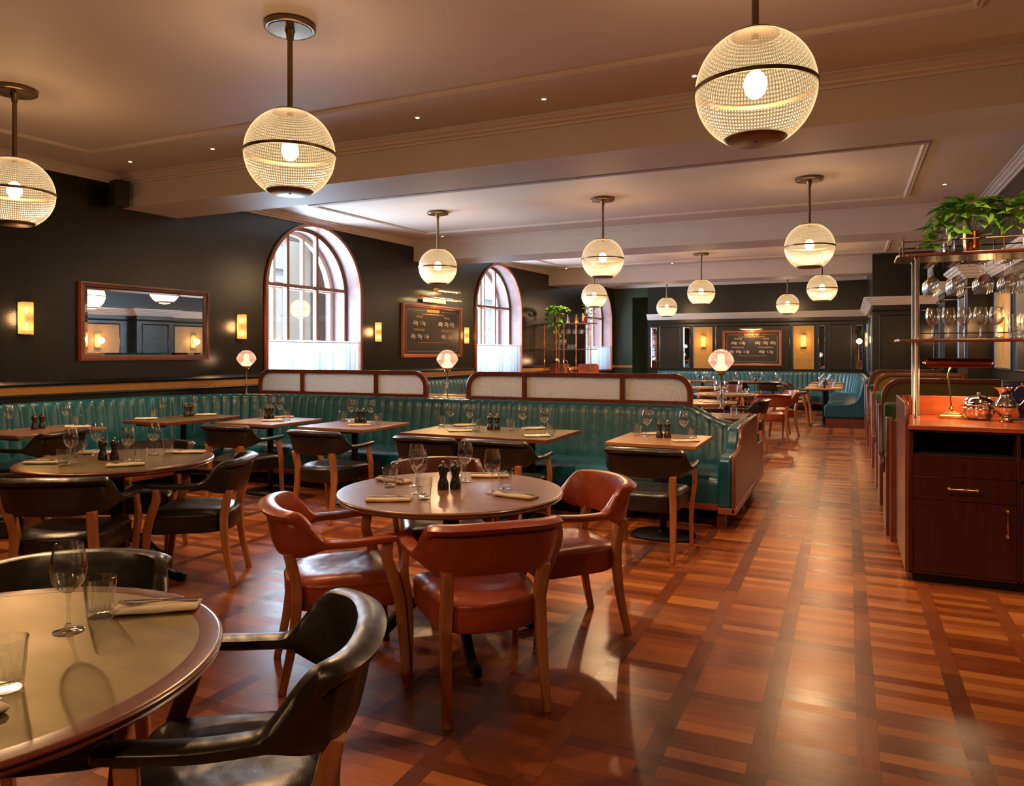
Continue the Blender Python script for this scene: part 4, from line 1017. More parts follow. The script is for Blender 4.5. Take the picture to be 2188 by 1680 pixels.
# ------------------------------------------------------------------ tableware
def wine_glass_meshes(t, n=24):
    MB().lathe([(.001, .0005), (.034, .0005), (.0355, .0015), (.034, .0025), (.020, .005), (.010, .010), (.006, .018)], n).build('foot', 'glass', t, smooth=60)
    MB().lathe([(.006, .018), (.0042, .035), (.0038, .065), (.0045, .088), (.008, .096)], 10, cap=False).build('stem', 'glass', t, smooth=60)
    MB().lathe([(.002, .094), (.012, .097), (.026, .108), (.036, .124), (.0415, .143), (.0425, .158), (.040, .180), (.0355, .203), (.0325, .218), (.0315, .2175), (.0345, .203), (.0388, .180), (.0410, .158), (.040, .143), (.0345, .125), (.024, .110), (.002, .101)], n, cap=False).build('bowl', 'glass', t, smooth=60)
def mk_wine():
    t = thing('wine_glass', None, 'wine glass'); wine_glass_meshes(t); return t
def mk_tumbler():
    fl = lambda r, z, a: r * (1 - (.085 * (1 - abs(sin(a * 5))) ** 1.5 if .006 < z < .078 else 0))
    o = MB().lathe([(.001, 0), (.029, 0), (.031, .003), (.0318, .012), (.035, .045), (.038, .076), (.0392, .082), (.0398, .104), (.0385, .1045), (.0375, .082), (.0345, .05), (.030, .017), (.001, .014)], 80, rf=fl).build('tumbler', 'glass', smooth=40)
    return tag(o, None, 'tumbler')
def mk_mill():
    o = MB().lathe([(.001, 0), (.0275, 0), (.029, .004), (.029, .026), (.027, .030), (.0285, .034), (.026, .039), (.019, .055), (.0175, .066), (.021, .076), (.0225, .079), (.021, .083), (.0245, .088), (.0275, .100), (.026, .113), (.019, .123), (.009, .128), (.001, .129)], 28).build('pepper_mill', 'mill_black', smooth=45)
    MB().lathe([(.004, .127), (.005, .131), (.008, .135), (.0085, .140), (.006, .144), (.001, .146)], 16).build('knob', 'brass', o, smooth=60)
    return tag(o, None, 'pepper mill')
def mk_napkin():
    mb = MB(); rs = []
    for x in [-.105, -.100, -.06, 0, .06, .100, .105]:
        e = 1 if abs(x) < .102 else .6; rs.append([(x, y * (1 if e == 1 else .96), .0095 + (z - .0095) * e + .0015 * sin(x * 40 + y * 30)) for y, z in
            ((-.042, .003), (-.045, .009), (-.041, .016), (-.02, .0185), (.01, .018), (.035, .017), (.043, .013), (.045, .008), (.043, .002), (.0, .0008), (-.03, .0008))])
    o = mb.rings(rs).build('napkin', 'cream_cloth', smooth=60)
    return tag(o, None, 'napkin')
def mk_fork():
    mb = MB(); C = [(-.095, 0, .002), (-.07, 0, .003), (-.02, 0, .006), (.02, 0, .004), (.04, 0, .003)]
    mb.tube(catmull(C, 10), [.0055, .0055, .005, .0045, .004, .0035, .003, .003, .0035, .004, .004], 8, flat=.35)
    mb.rings([[(.038, y * .6, .002) for y in (-.004, .004)] + [(.038, y * .6, .004) for y in (.004, -.004)], [(.058, y, .000) for y in (-.011, .011)] + [(.058, y, .002) for y in (.011, -.011)], [(.068, y, .001) for y in (-.0115, .0115)] + [(.068, y, .003) for y in (.0115, -.0115)]])
    for y in (-.0096, -.0032, .0032, .0096): mb.tube([(.066, y, .002), (.085, y, .005), (.102, y * .95, .012)], [.0016, .0014, .0008], 5)
    return tag(mb.build('fork', 'steel', smooth=50), None, 'fork')
def mk_knife():
    mb = MB(); mb.tube([(-.10, 0, .003), (-.06, 0, .004), (0, 0, .003)], [.006, .0055, .0045], 8, flat=.45)
    mb.prism([(0, -.004), (.09, -.009), (.112, -.002), (.105, .004), (0, .004)], .002, .0038, 'z')
    return tag(mb.build('knife', 'steel', smooth=40), None, 'knife')
KW, KT, KM, KN, KF, KK = (Kind(f) for f in (mk_wine, mk_tumbler, mk_mill, mk_napkin, mk_fork, mk_knife))
TH = atan2(1811 - 1094, 1579.0)
def px_of(x, y, z=TZ):
    d = -x * sin(TH) + y * cos(TH); u = x * cos(TH) + y * sin(TH); return 1094 + 1579 * u / d
ORD = ['first', 'second', 'third', 'fourth', 'fifth', 'sixth', 'seventh', 'eighth']
def rank(lst, i):
    n = len(lst); o = sorted(range(n), key=lambda k: px_of(*lst[k][:2])); r = o.index(i)
    if n == 1: return 'the only one'
    if n == 2: return ('left', 'right')[r] + ' of the two'
    if r == 0: return 'leftmost'
    if r == n - 1: return 'rightmost'
    return ORD[r] + ' from left'
def lay(phrase, W=(), T=(), Mi=(), N=(), cutlery=True, z=TZ):
    grp = 'tableware ' + phrase
    for i, p in enumerate(W): KW.put((p[0], p[1], z + .0005), 0, 'stemmed wine glass, %s, %s' % (rank(W, i), phrase), 'wine glasses ' + phrase)
    for i, p in enumerate(T): KT.put((p[0], p[1], z + .0005), i * .7, 'fluted tumbler, %s, %s' % (rank(T, i), phrase), 'tumblers ' + phrase)
    for i, p in enumerate(Mi): KM.put((p[0], p[1], z + .0005), i, 'black pepper mill, %s, %s' % (rank(Mi, i), phrase), 'mills ' + phrase)
    for i, p in enumerate(N):
        a = p[2] + TH; KN.put((p[0], p[1], z), a, 'folded cream napkin, %s, %s' % (rank(N, i), phrase), 'napkins ' + phrase)
        if cutlery:
            sg = p[3] if len(p) > 3 else 1; r = a if sg > 0 else a + pi; c, s = cos(r), sin(r)
            for kd, off, nm in ((KF, .010, 'steel fork'), (KK, -.012, 'steel knife')):
                dx = -.008
                kd.put((p[0] + c * dx - s * off, p[1] + s * dx + c * off, z + .0185), r + (.03 if kd is KF else -.03), '%s on napkin, %s, %s' % (nm, rank(N, i), phrase), 'cutlery ' + phrase)
# angles are measured in the picture plane plan (0 = across the view)
lay('on the foreground brass table', W=[(-1.775, 1.225)], T=[(-1.795, 1.325), (-1.585, .96)], N=[(-1.705, 1.43, .20, -1), (-1.53, .80, 1.05, 1)])
lay('on the farther round brass table', W=[(-4.47, 3.10), (-4.66, 3.42), (-4.22, 3.31), (-4.31, 3.58)], T=[(-4.42, 3.02), (-4.72, 3.33), (-4.09, 3.30), (-4.29, 3.68)], Mi=[(-4.43, 3.29), (-4.37, 3.33)], N=[(-4.62, 3.02, .05, 1), (-4.06, 3.17, .45, -1), (-4.18, 3.76, .05, -1), (-4.74, 3.47, .1, 1)])
lay('on the round wooden table', W=[(-2.05, 3.31), (-1.93, 3.14), (-1.88, 3.53), (-1.60, 3.29)], T=[(-2.155, 3.22), (-1.83, 3.02), (-1.98, 3.61), (-1.60, 3.44)], Mi=[(-1.88, 3.29), (-1.83, 3.33)], N=[(-1.97, 2.93, .05, 1), (-1.46, 3.26, -.55, -1), (-1.83, 3.73, .0, 1), (-2.24, 3.38, -.7, 1)])
lay('on the leftmost banquette table', W=[(-6.90, 4.20), (-6.74, 4.63)], T=[(-6.92, 4.08), (-6.72, 4.72)], Mi=[(-6.74, 4.33), (-6.76, 4.41)], N=[(-6.56, 4.62, .1)])
lay('on the corner banquette table', W=[(-6.70, 5.68), (-6.62, 6.02)], T=[(-6.74, 5.60)], Mi=[(-6.60, 5.90), (-6.61, 5.97)], N=[(-6.72, 5.49, .1), (-6.55, 6.13, .1)], cutlery=False)
lay('on the third banquette table', W=[(-5.70, 6.22), (-5.50, 6.14)], T=[(-5.72, 6.10), (-5.37, 6.10)], Mi=[(-5.59, 6.04), (-5.55, 6.07)], N=[(-5.36, 5.88, .1), (-5.55, 6.25, .1)], cutlery=False)
lay('on the fourth banquette table', W=[(-4.62, 6.20), (-4.38, 6.20)], T=[(-4.70, 6.17), (-4.18, 6.04)], Mi=[(-4.47, 6.10), (-4.42, 6.13)], N=[(-4.26, 5.84, .1), (-4.62, 6.27, .1)])
lay('on the long brass banquette table', W=[(-3.42, 6.12), (-3.20, 6.10), (-2.67, 6.12), (-2.38, 5.92)], T=[(-3.50, 6.10), (-3.03, 5.90), (-2.76, 6.05), (-2.29, 5.86)], Mi=[(-2.96, 6.04), (-2.90, 6.06)], N=[(-3.34, 6.26, .3), (-3.14, 5.80, .15), (-2.62, 6.25, .3), (-2.36, 5.70, .15)])
lay('on the oak table at the banquette end', W=[(-1.53, 6.10), (-1.22, 6.09)], T=[(-1.62, 6.12), (-1.13, 6.00)], Mi=[(-1.41, 6.04), (-1.345, 6.05)], N=[(-1.50, 6.27, .3), (-1.16, 5.86, .15)])
lay('on the long rear table by the far wall', W=[(-2.52, 19.1), (-2.18, 19.1), (-1.90, 19.1), (-1.58, 19.1)], T=[(-2.58, 19.0), (-2.1, 19.0), (-1.97, 19.0), (-1.5, 19.0)], Mi=[(-2.08, 19.15), (-2.0, 19.15)], N=[(-2.45, 18.93, -TH), (-1.6, 18.93, -TH)], cutlery=False)
lay('on the rear table left of the lamp', W=[(-3.5, 19.1), (-3.3, 19.1), (-3.2, 19.0)], Mi=[(-3.45, 19.2)], N=[(-3.3, 18.93, -TH)], cutlery=False)
lay('on the rear round table near orange chairs', W=[(-2.02, 12.95), (-1.90, 13.1), (-1.66, 13.05)], T=[(-1.94, 12.8), (-1.56, 13.1)], N=[(-2.1, 12.85, -TH), (-1.75, 12.8, -TH), (-1.58, 12.95, -TH)], cutlery=False)
lay('on the rear round table behind the lamp', W=[(-2.1, 10.75), (-1.72, 10.95), (-2.2, 10.95)], T=[(-2.05, 10.6), (-2.12, 10.55), (-1.66, 10.85)], N=[(-1.85, 10.8, -TH), (-1.75, 10.6, -TH)], cutlery=False)
lay('on the farthest rear round table', W=[(-2.7, 15.5), (-2.5, 15.6)], T=[(-2.45, 15.4)], N=[(-2.7, 15.2, -TH), (-2.35, 15.3, -TH)], cutlery=False)
for y, nm in ((16.05, 'nearest'), (17.40, 'middle'), (18.75, 'farthest')):
    lay('on the %s right-hand rear table' % nm, W=[(-.50, y + .12), (-.34, y - .1)], T=[(-.54, y + .02), (-.29, y + .02)], Mi=[(-.43, y + .04)], N=[(-.66, y, -TH), (-.19, y, -TH)], cutlery=False)
lay('on the table behind the banquette arm', W=[(-1.28, 8.62)], T=[(-1.14, 8.42)], cutlery=False)
lay('on the table between the partitions', W=[(-6.50, 10.2), (-6.38, 10.2), (-6.20, 10.95)], T=[(-6.44, 10.35), (-6.12, 10.8)], N=[(-6.0, 10.7, 0.2)], cutlery=False)
# ------------------------------------------------------------------ booths on the right
def arch_poly(x0, x1, z0, z1, r):
    return [(x0, z0)] + [(x0 + r + r * cos(a), z1 - r + r * sin(a)) for a in [pi - pi / 2 * k / 10 for k in range(11)]] + [(x1, z1), (x1, z0)]
def booth(yc, label, sides=(-1, 1), arch=True, endy=None):
    t = thing('booth_bench', label, 'booth', (.28, yc, 0), 0, 'green velvet booths')
    X1 = 1.10
    for sd in sides:
        a = lambda y: sd * y
        # wooden end panel: low by the seat, tall post by the back
        poly = [(a(.74), 0), (a(.74), .40), (a(.70), .43), (a(.36), .43), (a(.34), .46), (a(.33), .925), (a(.31), .935), (a(.20), .935), (a(.20), 0)]
        MB().prism(poly, 0, .045, 'x').build('end_panel', 'mahogany_y', t, bevel=.006, seg=2)
        y0, y1 = sorted((a(.23), a(.72)))
        MB().box(.055, X1, y0, y1, .33, .47).build('seat_cushion', 'green_velvet', t, bevel=.03, seg=3)
        y0, y1 = sorted((a(.06), a(.22)))
        MB().box(.06, X1, y0, y1, .40, .945).build('back_cushion', 'green_velvet', t, bevel=.035, seg=3)
        y0, y1 = sorted((a(.20), a(.70)))
        MB().box(.05, X1, y0, y1, .0, .33).build('seat_box', 'mahogany', t)
    MB().box(0.02, X1, -.05, .05, 0, .93).build('spine', 'mahogany', t)
    if arch:
        o, i = arch_poly(.04, X1, .90, 1.19, .20), arch_poly(.085, X1 - .04, .90, 1.145, .165); k = len(o); vs = []; fs = []
        for y in (-.03, .03): vs += [(x, y, z) for x, z in o] + [(x, y, z) for x, z in i]
        for j in range(k):
            q = (j + 1) % k; fs += [(j, q, k + q, k + j), (2 * k + j, 3 * k + j, 3 * k + q, 2 * k + q), (j, 2 * k + j, 2 * k + q, q), (k + j, k + q, 3 * k + q, 3 * k + j)]
        MB().add(vs, fs).build('arched_frame', 'mahogany', t, smooth=30, bevel=.006, seg=2)
        MB().prism(arch_poly(.08, X1 - .03, .90, 1.15, .16), -.008, .008, 'y').build('infill_panel', 'olive_panel', t, smooth=0)
    return t
M['olive_panel'] = plain('olive_panel', (0.13, 0.085, 0.018), 0.45, 0, .1, 20, bump=.4, bscale=160)
booth(8.65, 'green booth bench with arched wooden headboard, nearest full one on the right')
booth(11.10, 'green booth bench with arched wooden headboard, second on the right')
booth(13.55, 'green booth bench with arched wooden headboard, third on the right')
booth(15.20, 'green booth bench end against the corner pier, farthest on the right', (-1,), False)
booth(6.42, 'green booth bench backing onto the service counter', (1,), False)
def booth_table(y, lab):
    t = thing('booth_table', lab, 'table', (.85, y, 0), 0, 'booth tables')
    MB().box(-.42, .5, -.30, .30, .725, .755).build('tabletop', 'tabletop_wood', t, bevel=.005); pedestal(t, 0, 0, .4, .35)
for y, lab in ((7.53, 'narrow wooden table inside the nearest booth'), (9.88, 'narrow wooden table inside the second booth'), (12.32, 'narrow wooden table inside the third booth')): booth_table(y, lab)

# ------------------------------------------------------------------ service station with counter and glass shelves
def bar_handle(parent, loc, vertical=False, L=.15):
    mb = MB(); f = (lambda u, o, z: (o if False else 0, 0, 0))
    pts = [(-L / 2, 0), (-L / 2 * .9, -.006), (0, 0.0), (L / 2 * .9, -.006), (L / 2, 0)]
    P = lambda u, d: (loc[0] + (0 if vertical else u), loc[1] - .03 + d, loc[2] + (u if vertical else 0))
    mb.tube([P(-L / 2, 0), P(-L / 4, 0), P(0, 0), P(L / 4, 0), P(L / 2, 0)], [.0035, .0045, .0065, .0045, .0035], 10)
    for u in (-L / 2, L / 2):
        mb.sphere(P(u, 0), .0085, 12, 8); p = P(u, 0); mb.tube([p, (p[0], loc[1], p[2])], .0045, 8); mb.tube([(p[0], loc[1] - .004, p[2]), (p[0], loc[1], p[2])], .011, 12)
    return mb.build('handle', 'bright_brass', parent, smooth=50)
SX0, SX1, SY0, SY1 = .357, 1.62, 5.31, 6.28
t = thing('service_counter', 'mahogany service counter with drawer and cupboard, brass handles, at the right edge', 'cabinet', (SX0, SY0, 0))
def B(x0, x1, y0, y1, z0, z1): return MB().box(x0 - SX0, x1 - SX0, y0 - SY0, y1 - SY0, z0, z1)
cb = MB()
for q in ((SX0, SX0 + .022, SY0, SY1, .06, .965), (.929, .948, SY0, SY1 - .1, .06, .965), (SX1 - .02, SX1, SY0, SY1, .06, .965), (SX0, SX1, SY1 - .02, SY1, .06, .965), (SX0, SX1, SY0, SY1, .06, .075), (SX0 + .02, SX1, SY0 + .01, SY1, .80, .812), (SX0, SX1, SY0, SY0 + .02, .967 - .012, .967)):
    cb.box(q[0] - SX0, q[1] - SX0, q[2] - SY0, q[3] - SY0, q[4], q[5])
cb.build('carcass', 'cabinet_wood', t, bevel=.002, seg=1)
B(SX0 + .02, SX1 - .02, SY0 + .04, SY1 - .05, 0, .06).build('plinth', 'dark_void', t)
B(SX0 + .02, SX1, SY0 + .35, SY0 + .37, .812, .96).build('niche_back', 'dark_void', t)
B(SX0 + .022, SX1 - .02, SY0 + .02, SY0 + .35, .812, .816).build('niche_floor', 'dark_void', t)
B(SX0 + .024, .927, SY0 - .001, SY0 + .018, .680, .800).build('fascia', 'cabinet_wood', t, bevel=.001, seg=1)
d = B(SX0 + .024, .927, SY0 - .004, SY0 + .018, .532, .677).build('drawer', 'cabinet_wood', t, bevel=.001, seg=1); bar_handle(d, (.648 - SX0, -.004, .608))
d = B(SX0 + .024, .927, SY0 - .004, SY0 + .018, .078, .528).build('door', 'cabinet_wood', t, bevel=.001, seg=1); bar_handle(d, (.879 - SX0, -.004, .418), True, .155)
d = B(.950, SX1 - .022, SY0 - .004, SY0 + .018, .078, .66).build('door', 'cabinet_wood', t, bevel=.001, seg=1)
d = B(.950, SX1 - .022, SY0 + .004, SY0 + .018, .68, .80).build('fascia', 'cabinet_wood', t)
B(SX0 - .006, SX1, SY0 - .012, SY1, .967, .996).build('countertop', 'counter_wood', t, bevel=.003)
B(SX0 + .02, SX1, SY1 - .03, SY1, .996, 1.135).build('upstand', 'counter_wood', t, bevel=.003)
side = [(SY0 + .0, .06), (SY0 + .0, 1.02)] + [(SY0 + .11 - .11 * cos(a), 1.03 + .105 * sin(a)) for a in [pi / 2 * k / 8 for k in range(9)]] + [(SY1, 1.135), (SY1, .06)]
MB().prism([(y - SY0, z) for y, z in side], -.024, .0, 'x').build('side_panel', 'mahogany_y', t, bevel=.004)

t = thing('glass_rack', 'brass-poled shelf unit hung with stemmed glasses, standing on the counter', 'shelf', (SX0, 6.08, .996))
def shelf_poly(x0, x1, y0, y1, r=.07):
    return [(x0 + r - r * cos(a), y0 + r - r * sin(a)) for a in [pi / 2 * (1 - k / 6) for k in range(7)]] + [(x0 + r - r * cos(a), y1 - r + r * sin(a)) for a in [pi / 2 * k / 6 for k in range(7)]] + [(x1, y1), (x1, y0)]
MB().prism(shelf_poly(-.04, 1.25, -.24, .20), .535, .553, 'z').build('shelf', 'mahogany', t, bevel=.004)
MB().prism(shelf_poly(-.04, 1.25, -.24, .20), 1.125, 1.150, 'z').build('top_shelf', 'mahogany', t, bevel=.006)
for x, y in ((.088, -.17), (.088, .13), (1.17, -.17), (1.17, .13)):
    MB().lathe([(.020, 0), (.021, .004), (.015, .012), (.0145, .53), (.018, .533), (.018, .556), (.0145, .56), (.0145, 1.11), (.019, 1.118), (.019, 1.128)], 18, (x, y, 0)).build('pole', 'pole_metal', t)
mb = MB()
for y in (-.21, .17):
    mb.tube([(0.0, y, 1.235), (1.2, y, 1.235)], .005, 8)
    for x in (0.0, .30, .60, .90, 1.2): mb.tube([(x, y, 1.15), (x, y, 1.25)], .005, 8); mb.sphere((x, y, 1.255), .009, 10, 6)
mb.tube([(0, -.21, 1.235), (0, .17, 1.235)], .005, 8); mb.build('gallery_rail', 'aged_brass', t)
HX = [.542, .692, .856, 1.005, 1.125]
mb = MB()
for x in HX:
    for s in (-1, 1):
        xx = x - SX0 + s * .055
        mb.tube([(xx, -.2, 1.124), (xx, -.2, 1.085), (xx - s * .035, -.2, 1.083)], .002, 5); mb.tube([(xx, .16, 1.124), (xx, .16, 1.085), (xx - s * .035, .16, 1.083)], .002, 5)
        mb.tube([(xx - s * .035, -.22, 1.083), (xx - s * .035, .18, 1.083)], .002, 5)
mb.build('hanging_wire', 'aged_brass', t)
mb = MB(); mb.tube([(.088, .13, .60), (1.2, .13, .60)], .004, 8); mb.build('shelf_rail', 'aged_brass', t)

def mk_hang(big=False):
    def f():
        t = thing('hanging_wine_glass', None, 'wine glass')
        s = 1.22 if big else 1.0
        prof = lambda P: [(r * (s if abs(z) > .09 else 1), z) for r, z in P]
        MB().lathe(prof([(.001, -.0005), (.034, -.0005), (.0355, -.0015), (.020, -.005), (.010, -.010), (.006, -.018)]), 20).build('foot', 'glass', t, smooth=60)
        MB().lathe([(.006, -.018), (.0042, -.035), (.0038, -.065), (.0045, -.088), (.008, -.096)], 10, cap=False).build('stem', 'glass', t, smooth=60)
        MB().lathe(prof([(.002, -.094), (.012, -.097), (.026, -.108), (.036, -.124), (.0415, -.143), (.0425, -.158), (.040, -.180), (.0355, -.203), (.0325, -.218), (.0315, -.2175), (.0345, -.203), (.0388, -.180), (.0410, -.158), (.040, -.143), (.0345, -.125), (.024, -.110), (.002, -.101)]), 20, cap=False).build('bowl', 'glass', t, smooth=60)
        return t
    return f
HS, HB = Kind(mk_hang(False)), Kind(mk_hang(True))
for i, x in enumerate(HX):
    rows = (-.15, -.05, .05, .14)[:4 if i < 2 else 3]
    for j, dy in enumerate(rows):
        (HS if i < 2 else HB).put((x, 6.08 + dy, .996 + 1.0885), 0, 'upside-down wine glass hanging from the rack, column %s from left, %s from front' % (ORD[i], ORD[j]), 'glasses hanging from the rack')
ZS = .996 + .553
for i, x in enumerate((.542, .640, .735, .832, .925)):
    for j, dy in enumerate((-.14, -.03)):
        KW.put((x + .012 * j, 6.08 + dy, ZS + .0005), 0, 'clear wine glass upright on the lower rack shelf, %s from left, %s row' % (ORD[i], ('front', 'back')[j]), 'wine glasses standing on the rack shelf')
for i, (x, dy) in enumerate(((1.025, -.14), (1.11, -.14), (1.065, -.05))):
    for k in range(2):
        KT.put((x, 6.08 + dy, ZS + .0005 + k * .060), i + k * .3, '%s fluted tumbler of the %s stack at the right of the rack shelf' % (('lower', 'upper')[k], ('left front', 'right front', 'rear')[i]), 'stacked tumblers on the rack shelf')

# desk lamp
t = thing('desk_lamp', 'brass desk lamp with long tubular copper shade on the service counter', 'lamp', (.66, 5.98, .996))
def sq(a, z): return [(-a, -a * .72, z), (a, -a * .72, z), (a, a * .72, z), (-a, a * .72, z)]
MB().rings([sq(.085, 0), sq(.085, .010), sq(.074, .014), sq(.074, .020), sq(.062, .026), sq(.058, .034), sq(.035, .044), sq(.022, .050)]).lathe([(.018, .048), (.012, .058), (.020, .066), (.012, .076), (.006, .085)], 16).build('base', 'bright_brass', t, smooth=30)
MB().tube(catmull([(0, 0, .08), (-.004, 0, .16), (-.014, 0, .24), (-.02, 0, .29), (-.005, 0, .35), (.025, 0, .372)], 20), [.0055] * 21, 10).build('stem', 'brass', t, smooth=60)
n = 12; P = [(.045 * cos(a), .045 * sin(a)) for a in [-.5 + (pi + 1.0) * k / n for k in range(n + 1)]]
MB().rings([[(x, y, .375 + z) for y, z in P] for x in (-.15, .235)], closed=False, cap=False).build('shade', 'lamp_red', t, smooth=60)
MB().lathe([(.001, -.01), (.008, -.008), (.010, 0), (.008, .008), (.001, .01)], 12, (-.165, 0, .385)).sphere((.25, 0, .385), .009, 10, 6).build('shade_knob', 'silver', t)
MB().tube([(-.06, 0, .372), (.14, 0, .372)], .013, 10).build('bulb', 'lamp_bulb', t)
light('AREA', (.04, 0, .355), 5.5, (1, .6, .28), t, shape='RECTANGLE', size=.3, size_y=.05)

# wine bucket and jug
t = thing('lidded_bowl', 'polished silver lidded bowl with raised rings on the service counter', 'bowl', (.818, 5.93, .996))
MB().lathe([(.001, 0), (.07, 0), (.078, .004), (.092, .03), (.098, .06), (.099, .074), (.102, .077), (.099, .080), (.099, .104), (.102, .107), (.098, .111)], 48).build('bowl', 'silver', t, smooth=50)
MB().lathe([(.099, .110), (.098, .120), (.092, .124), (.090, .132), (.082, .136), (.078, .144), (.055, .156), (.03, .163), (.010, .166), (.007, .172), (.013, .178), (.010, .184), (.001, .186)], 48).build('lid', 'silver', t, smooth=50)
t = thing('jug', 'polished silver pedestal jug with tall looped handle on the service counter', 'jug', (.955, 5.80, .996))
def spout(r, z, a):
    k = sstep((z - .175) / .06); c = max(0, cos(a - pi)); return r * (1 + k * (.75 * c ** 3 - .1))
MB().lathe([(.001, 0), (.040, 0), (.042, .004), (.036, .010), (.022, .016), (.019, .026), (.024, .032), (.048, .048), (.066, .075), (.072, .100), (.068, .122), (.052, .145), (.038, .165), (.034, .182), (.037, .205), (.045, .228), (.043, .228), (.034, .205), (.031, .182)], 48, rf=spout).build('body', 'silver', t, smooth=50)
MB().tube(catmull([(.045, 0, .205), (.07, 0, .235), (.098, 0, .24), (.118, 0, .21), (.115, 0, .17), (.095, 0, .135), (.073, 0, .112)], 24), [.0035 + .0015 * sin(pi * k / 24) for k in range(25)], 10).sphere((.088, 0, .252), .006, 10, 6).build('handle', 'silver', t, smooth=60)
# till screen
t = thing('till_screen', 'black-framed blue till screen behind the silver jug', 'screen', (1.09, 5.98, .996), -.15)
MB().box(-.13, .13, -.008, .008, .06, .27).build('casing', 'speaker_black', t, bevel=.005)
MB().box(-.118, .118, -.0095, -.008, .072, .258).build('display', 'screen', t, smooth=0)
MB().box(-.03, .03, .0, .02, .0, .12).box(-.08, .08, -.05, .07, 0, .012).build('stand', 'speaker_black', t, bevel=.003)

# ------------------------------------------------------------------ trailing plants
def leaf_verts(mb, base, dirv, nor, L, W, curl):
    """heart shaped leaf with a folded, drooping blade"""
    d = Vector(dirv).normalized(); nn = Vector(nor); s = d.cross(nn).normalized(); nn = s.cross(d).normalized(); b = Vector(base)
    prof = [(0, .0), (.02, .26), (.10, .44), (.25, .50), (.45, .43), (.65, .28), (.85, .12), (1.0, 0)]
    mid = []; lt = []; rt = []
    for u, w in prof:
        u2 = u - (.08 if 0 < u < .15 else 0)
        c = b + d * (u * L) - nn * (curl * L * u * u); mid.append(c)
        e = c + d * ((u2 - u) * L); lt.append(e + s * (w * W) + nn * (w * W * .35)); rt.append(e - s * (w * W) + nn * (w * W * .35))
    n = len(prof); fs = []
    for i in range(n - 1): fs += [(i, i + 1, n + i + 1, n + i), (i + 1, i, 2 * n + i, 2 * n + i + 1)]
    mb.add(mid + lt + rt, fs)
def pothos(label, loc, seed, vines, pot='copper', scale=1.0, pr=.055, ph=.15, lsz=.085, tilt=(0, 0)):
    rnd = random.Random(seed); t = thing('potted_plant', label, 'plant', loc)
    MB().lathe([(.001, 0), (pr * .75, 0), (pr * .8, .004), (pr * .98, ph * .4), (pr, ph * .97), (pr * 1.03, ph), (pr * .95, ph), (pr * .92, ph * .85), (.001, ph * .85)], 32).build('pot', pot, t, smooth=50)
    lv, st = MB(), MB()
    for (ang, out, drop, L) in vines:
        p0 = Vector((0, 0, ph * .85)); ca, sa = cos(ang), sin(ang)
        P = [p0, p0 + Vector((ca * out * .35, sa * out * .35, .13 * scale + .07)), p0 + Vector((ca * out * .8, sa * out * .8, .15 * scale - drop * .3)), p0 + Vector((ca * out, sa * out, .04 - drop))]
        C = catmull(P, 14); st.tube(C, .0022, 5)
        for k in range(3, 15, 1 if L > 8 else 2):
            q = C[k]; a2 = ang + rnd.uniform(-1.3, 1.3); el = rnd.uniform(-.5, .7) if k > 8 else rnd.uniform(0, .9)
            dv = Vector((cos(a2) * cos(el), sin(a2) * cos(el), sin(el))); q2 = q + dv * rnd.uniform(.015, .05)
            st.tube([q, q2], .0014, 4)
            leaf_verts(lv, q2, dv + Vector((0, 0, -.25)), (rnd.uniform(-.4, .4), rnd.uniform(-.6, .1), 1), lsz * rnd.uniform(.75, 1.25), lsz * rnd.uniform(.65, .95), rnd.uniform(.1, .45))
    lv.build('leaves', 'leaf', t, smooth=180); st.build('stems', 'leaf', t, smooth=60)
    return t
zt = .996 + 1.150
pothos('leafy trailing plant in a copper pot on top of the glass rack', (.79, 6.02, zt), 5,
       [(pi * .95, .22, .08, 9), (pi * .85, .16, .02, 9), (pi * 1.15, .22, .10, 9), (pi * 1.0, .12, -.08, 9), (pi * .6, .10, -.12, 9), (pi * 1.4, .10, -.06, 9), (0.2, .10, -.12, 9), (-.3, .22, -.10, 8), (0.1, .20, .0, 8), (pi * 1.3, .20, .06, 9), (pi * .5, .12, -.15, 9), (-.9, .12, -.04, 9), (pi * 1.05, .26, .13, 9), (-.2, .30, .09, 7)], lsz=.100)
pothos('second trailing plant in a copper pot on the glass rack, at the right edge', (1.14, 6.02, zt), 8,
       [(pi, .20, .10, 6), (pi * .9, .14, -.02, 7), (pi * 1.2, .14, .02, 7), (0, .15, 0, 8), (1.2, .12, -.05, 8), (-1.2, .16, .04, 8)], lsz=.11)
t = thing('water_carafe', 'clear glass carafe behind the trailing plant on the glass rack', 'carafe', (.66, 6.10, zt))
MB().lathe([(.001, 0), (.035, 0), (.038, .01), (.036, .09), (.018, .14), (.016, .19), (.02, .20)], 24, cap=False).build('carafe_body', 'glass', t, smooth=60)

# ------------------------------------------------------------------ second station by the left wall, far off
QX, QY = -6.50, 16.0
t = thing('rear_service_counter', 'red-brown service counter with curved ends, seen over the right partition by the left wall', 'cabinet', (QX, QY, 0))
MB().box(0, 1.2, 0, .55, 0, .965).build('carcass', 'cabinet_wood', t)
MB().box(0, 1.2, -.01, .56, .965, .996).build('countertop', 'counter_wood', t, bevel=.003)
for x0, m in ((-.02, 'mahogany'), (.70, 'counter_wood')):
    MB().prism([(x0 + .0, .9)] + [(x0 + .06 - .06 * cos(a), 1.14 + .06 * sin(a)) for a in [pi / 2 * k / 6 for k in range(7)]] + [(x0 + .44 + .06 * sin(a), 1.14 + .06 * cos(a)) for a in [pi / 2 * k / 6 for k in range(7)]] + [(x0 + .50, .9)], .56, .58, 'y').build('backboard', m, t, smooth=40)
t = thing('rear_glass_rack', 'brass shelf rack of glasses on the far counter in front of the farthest window', 'shelf', (QX, QY, .996))
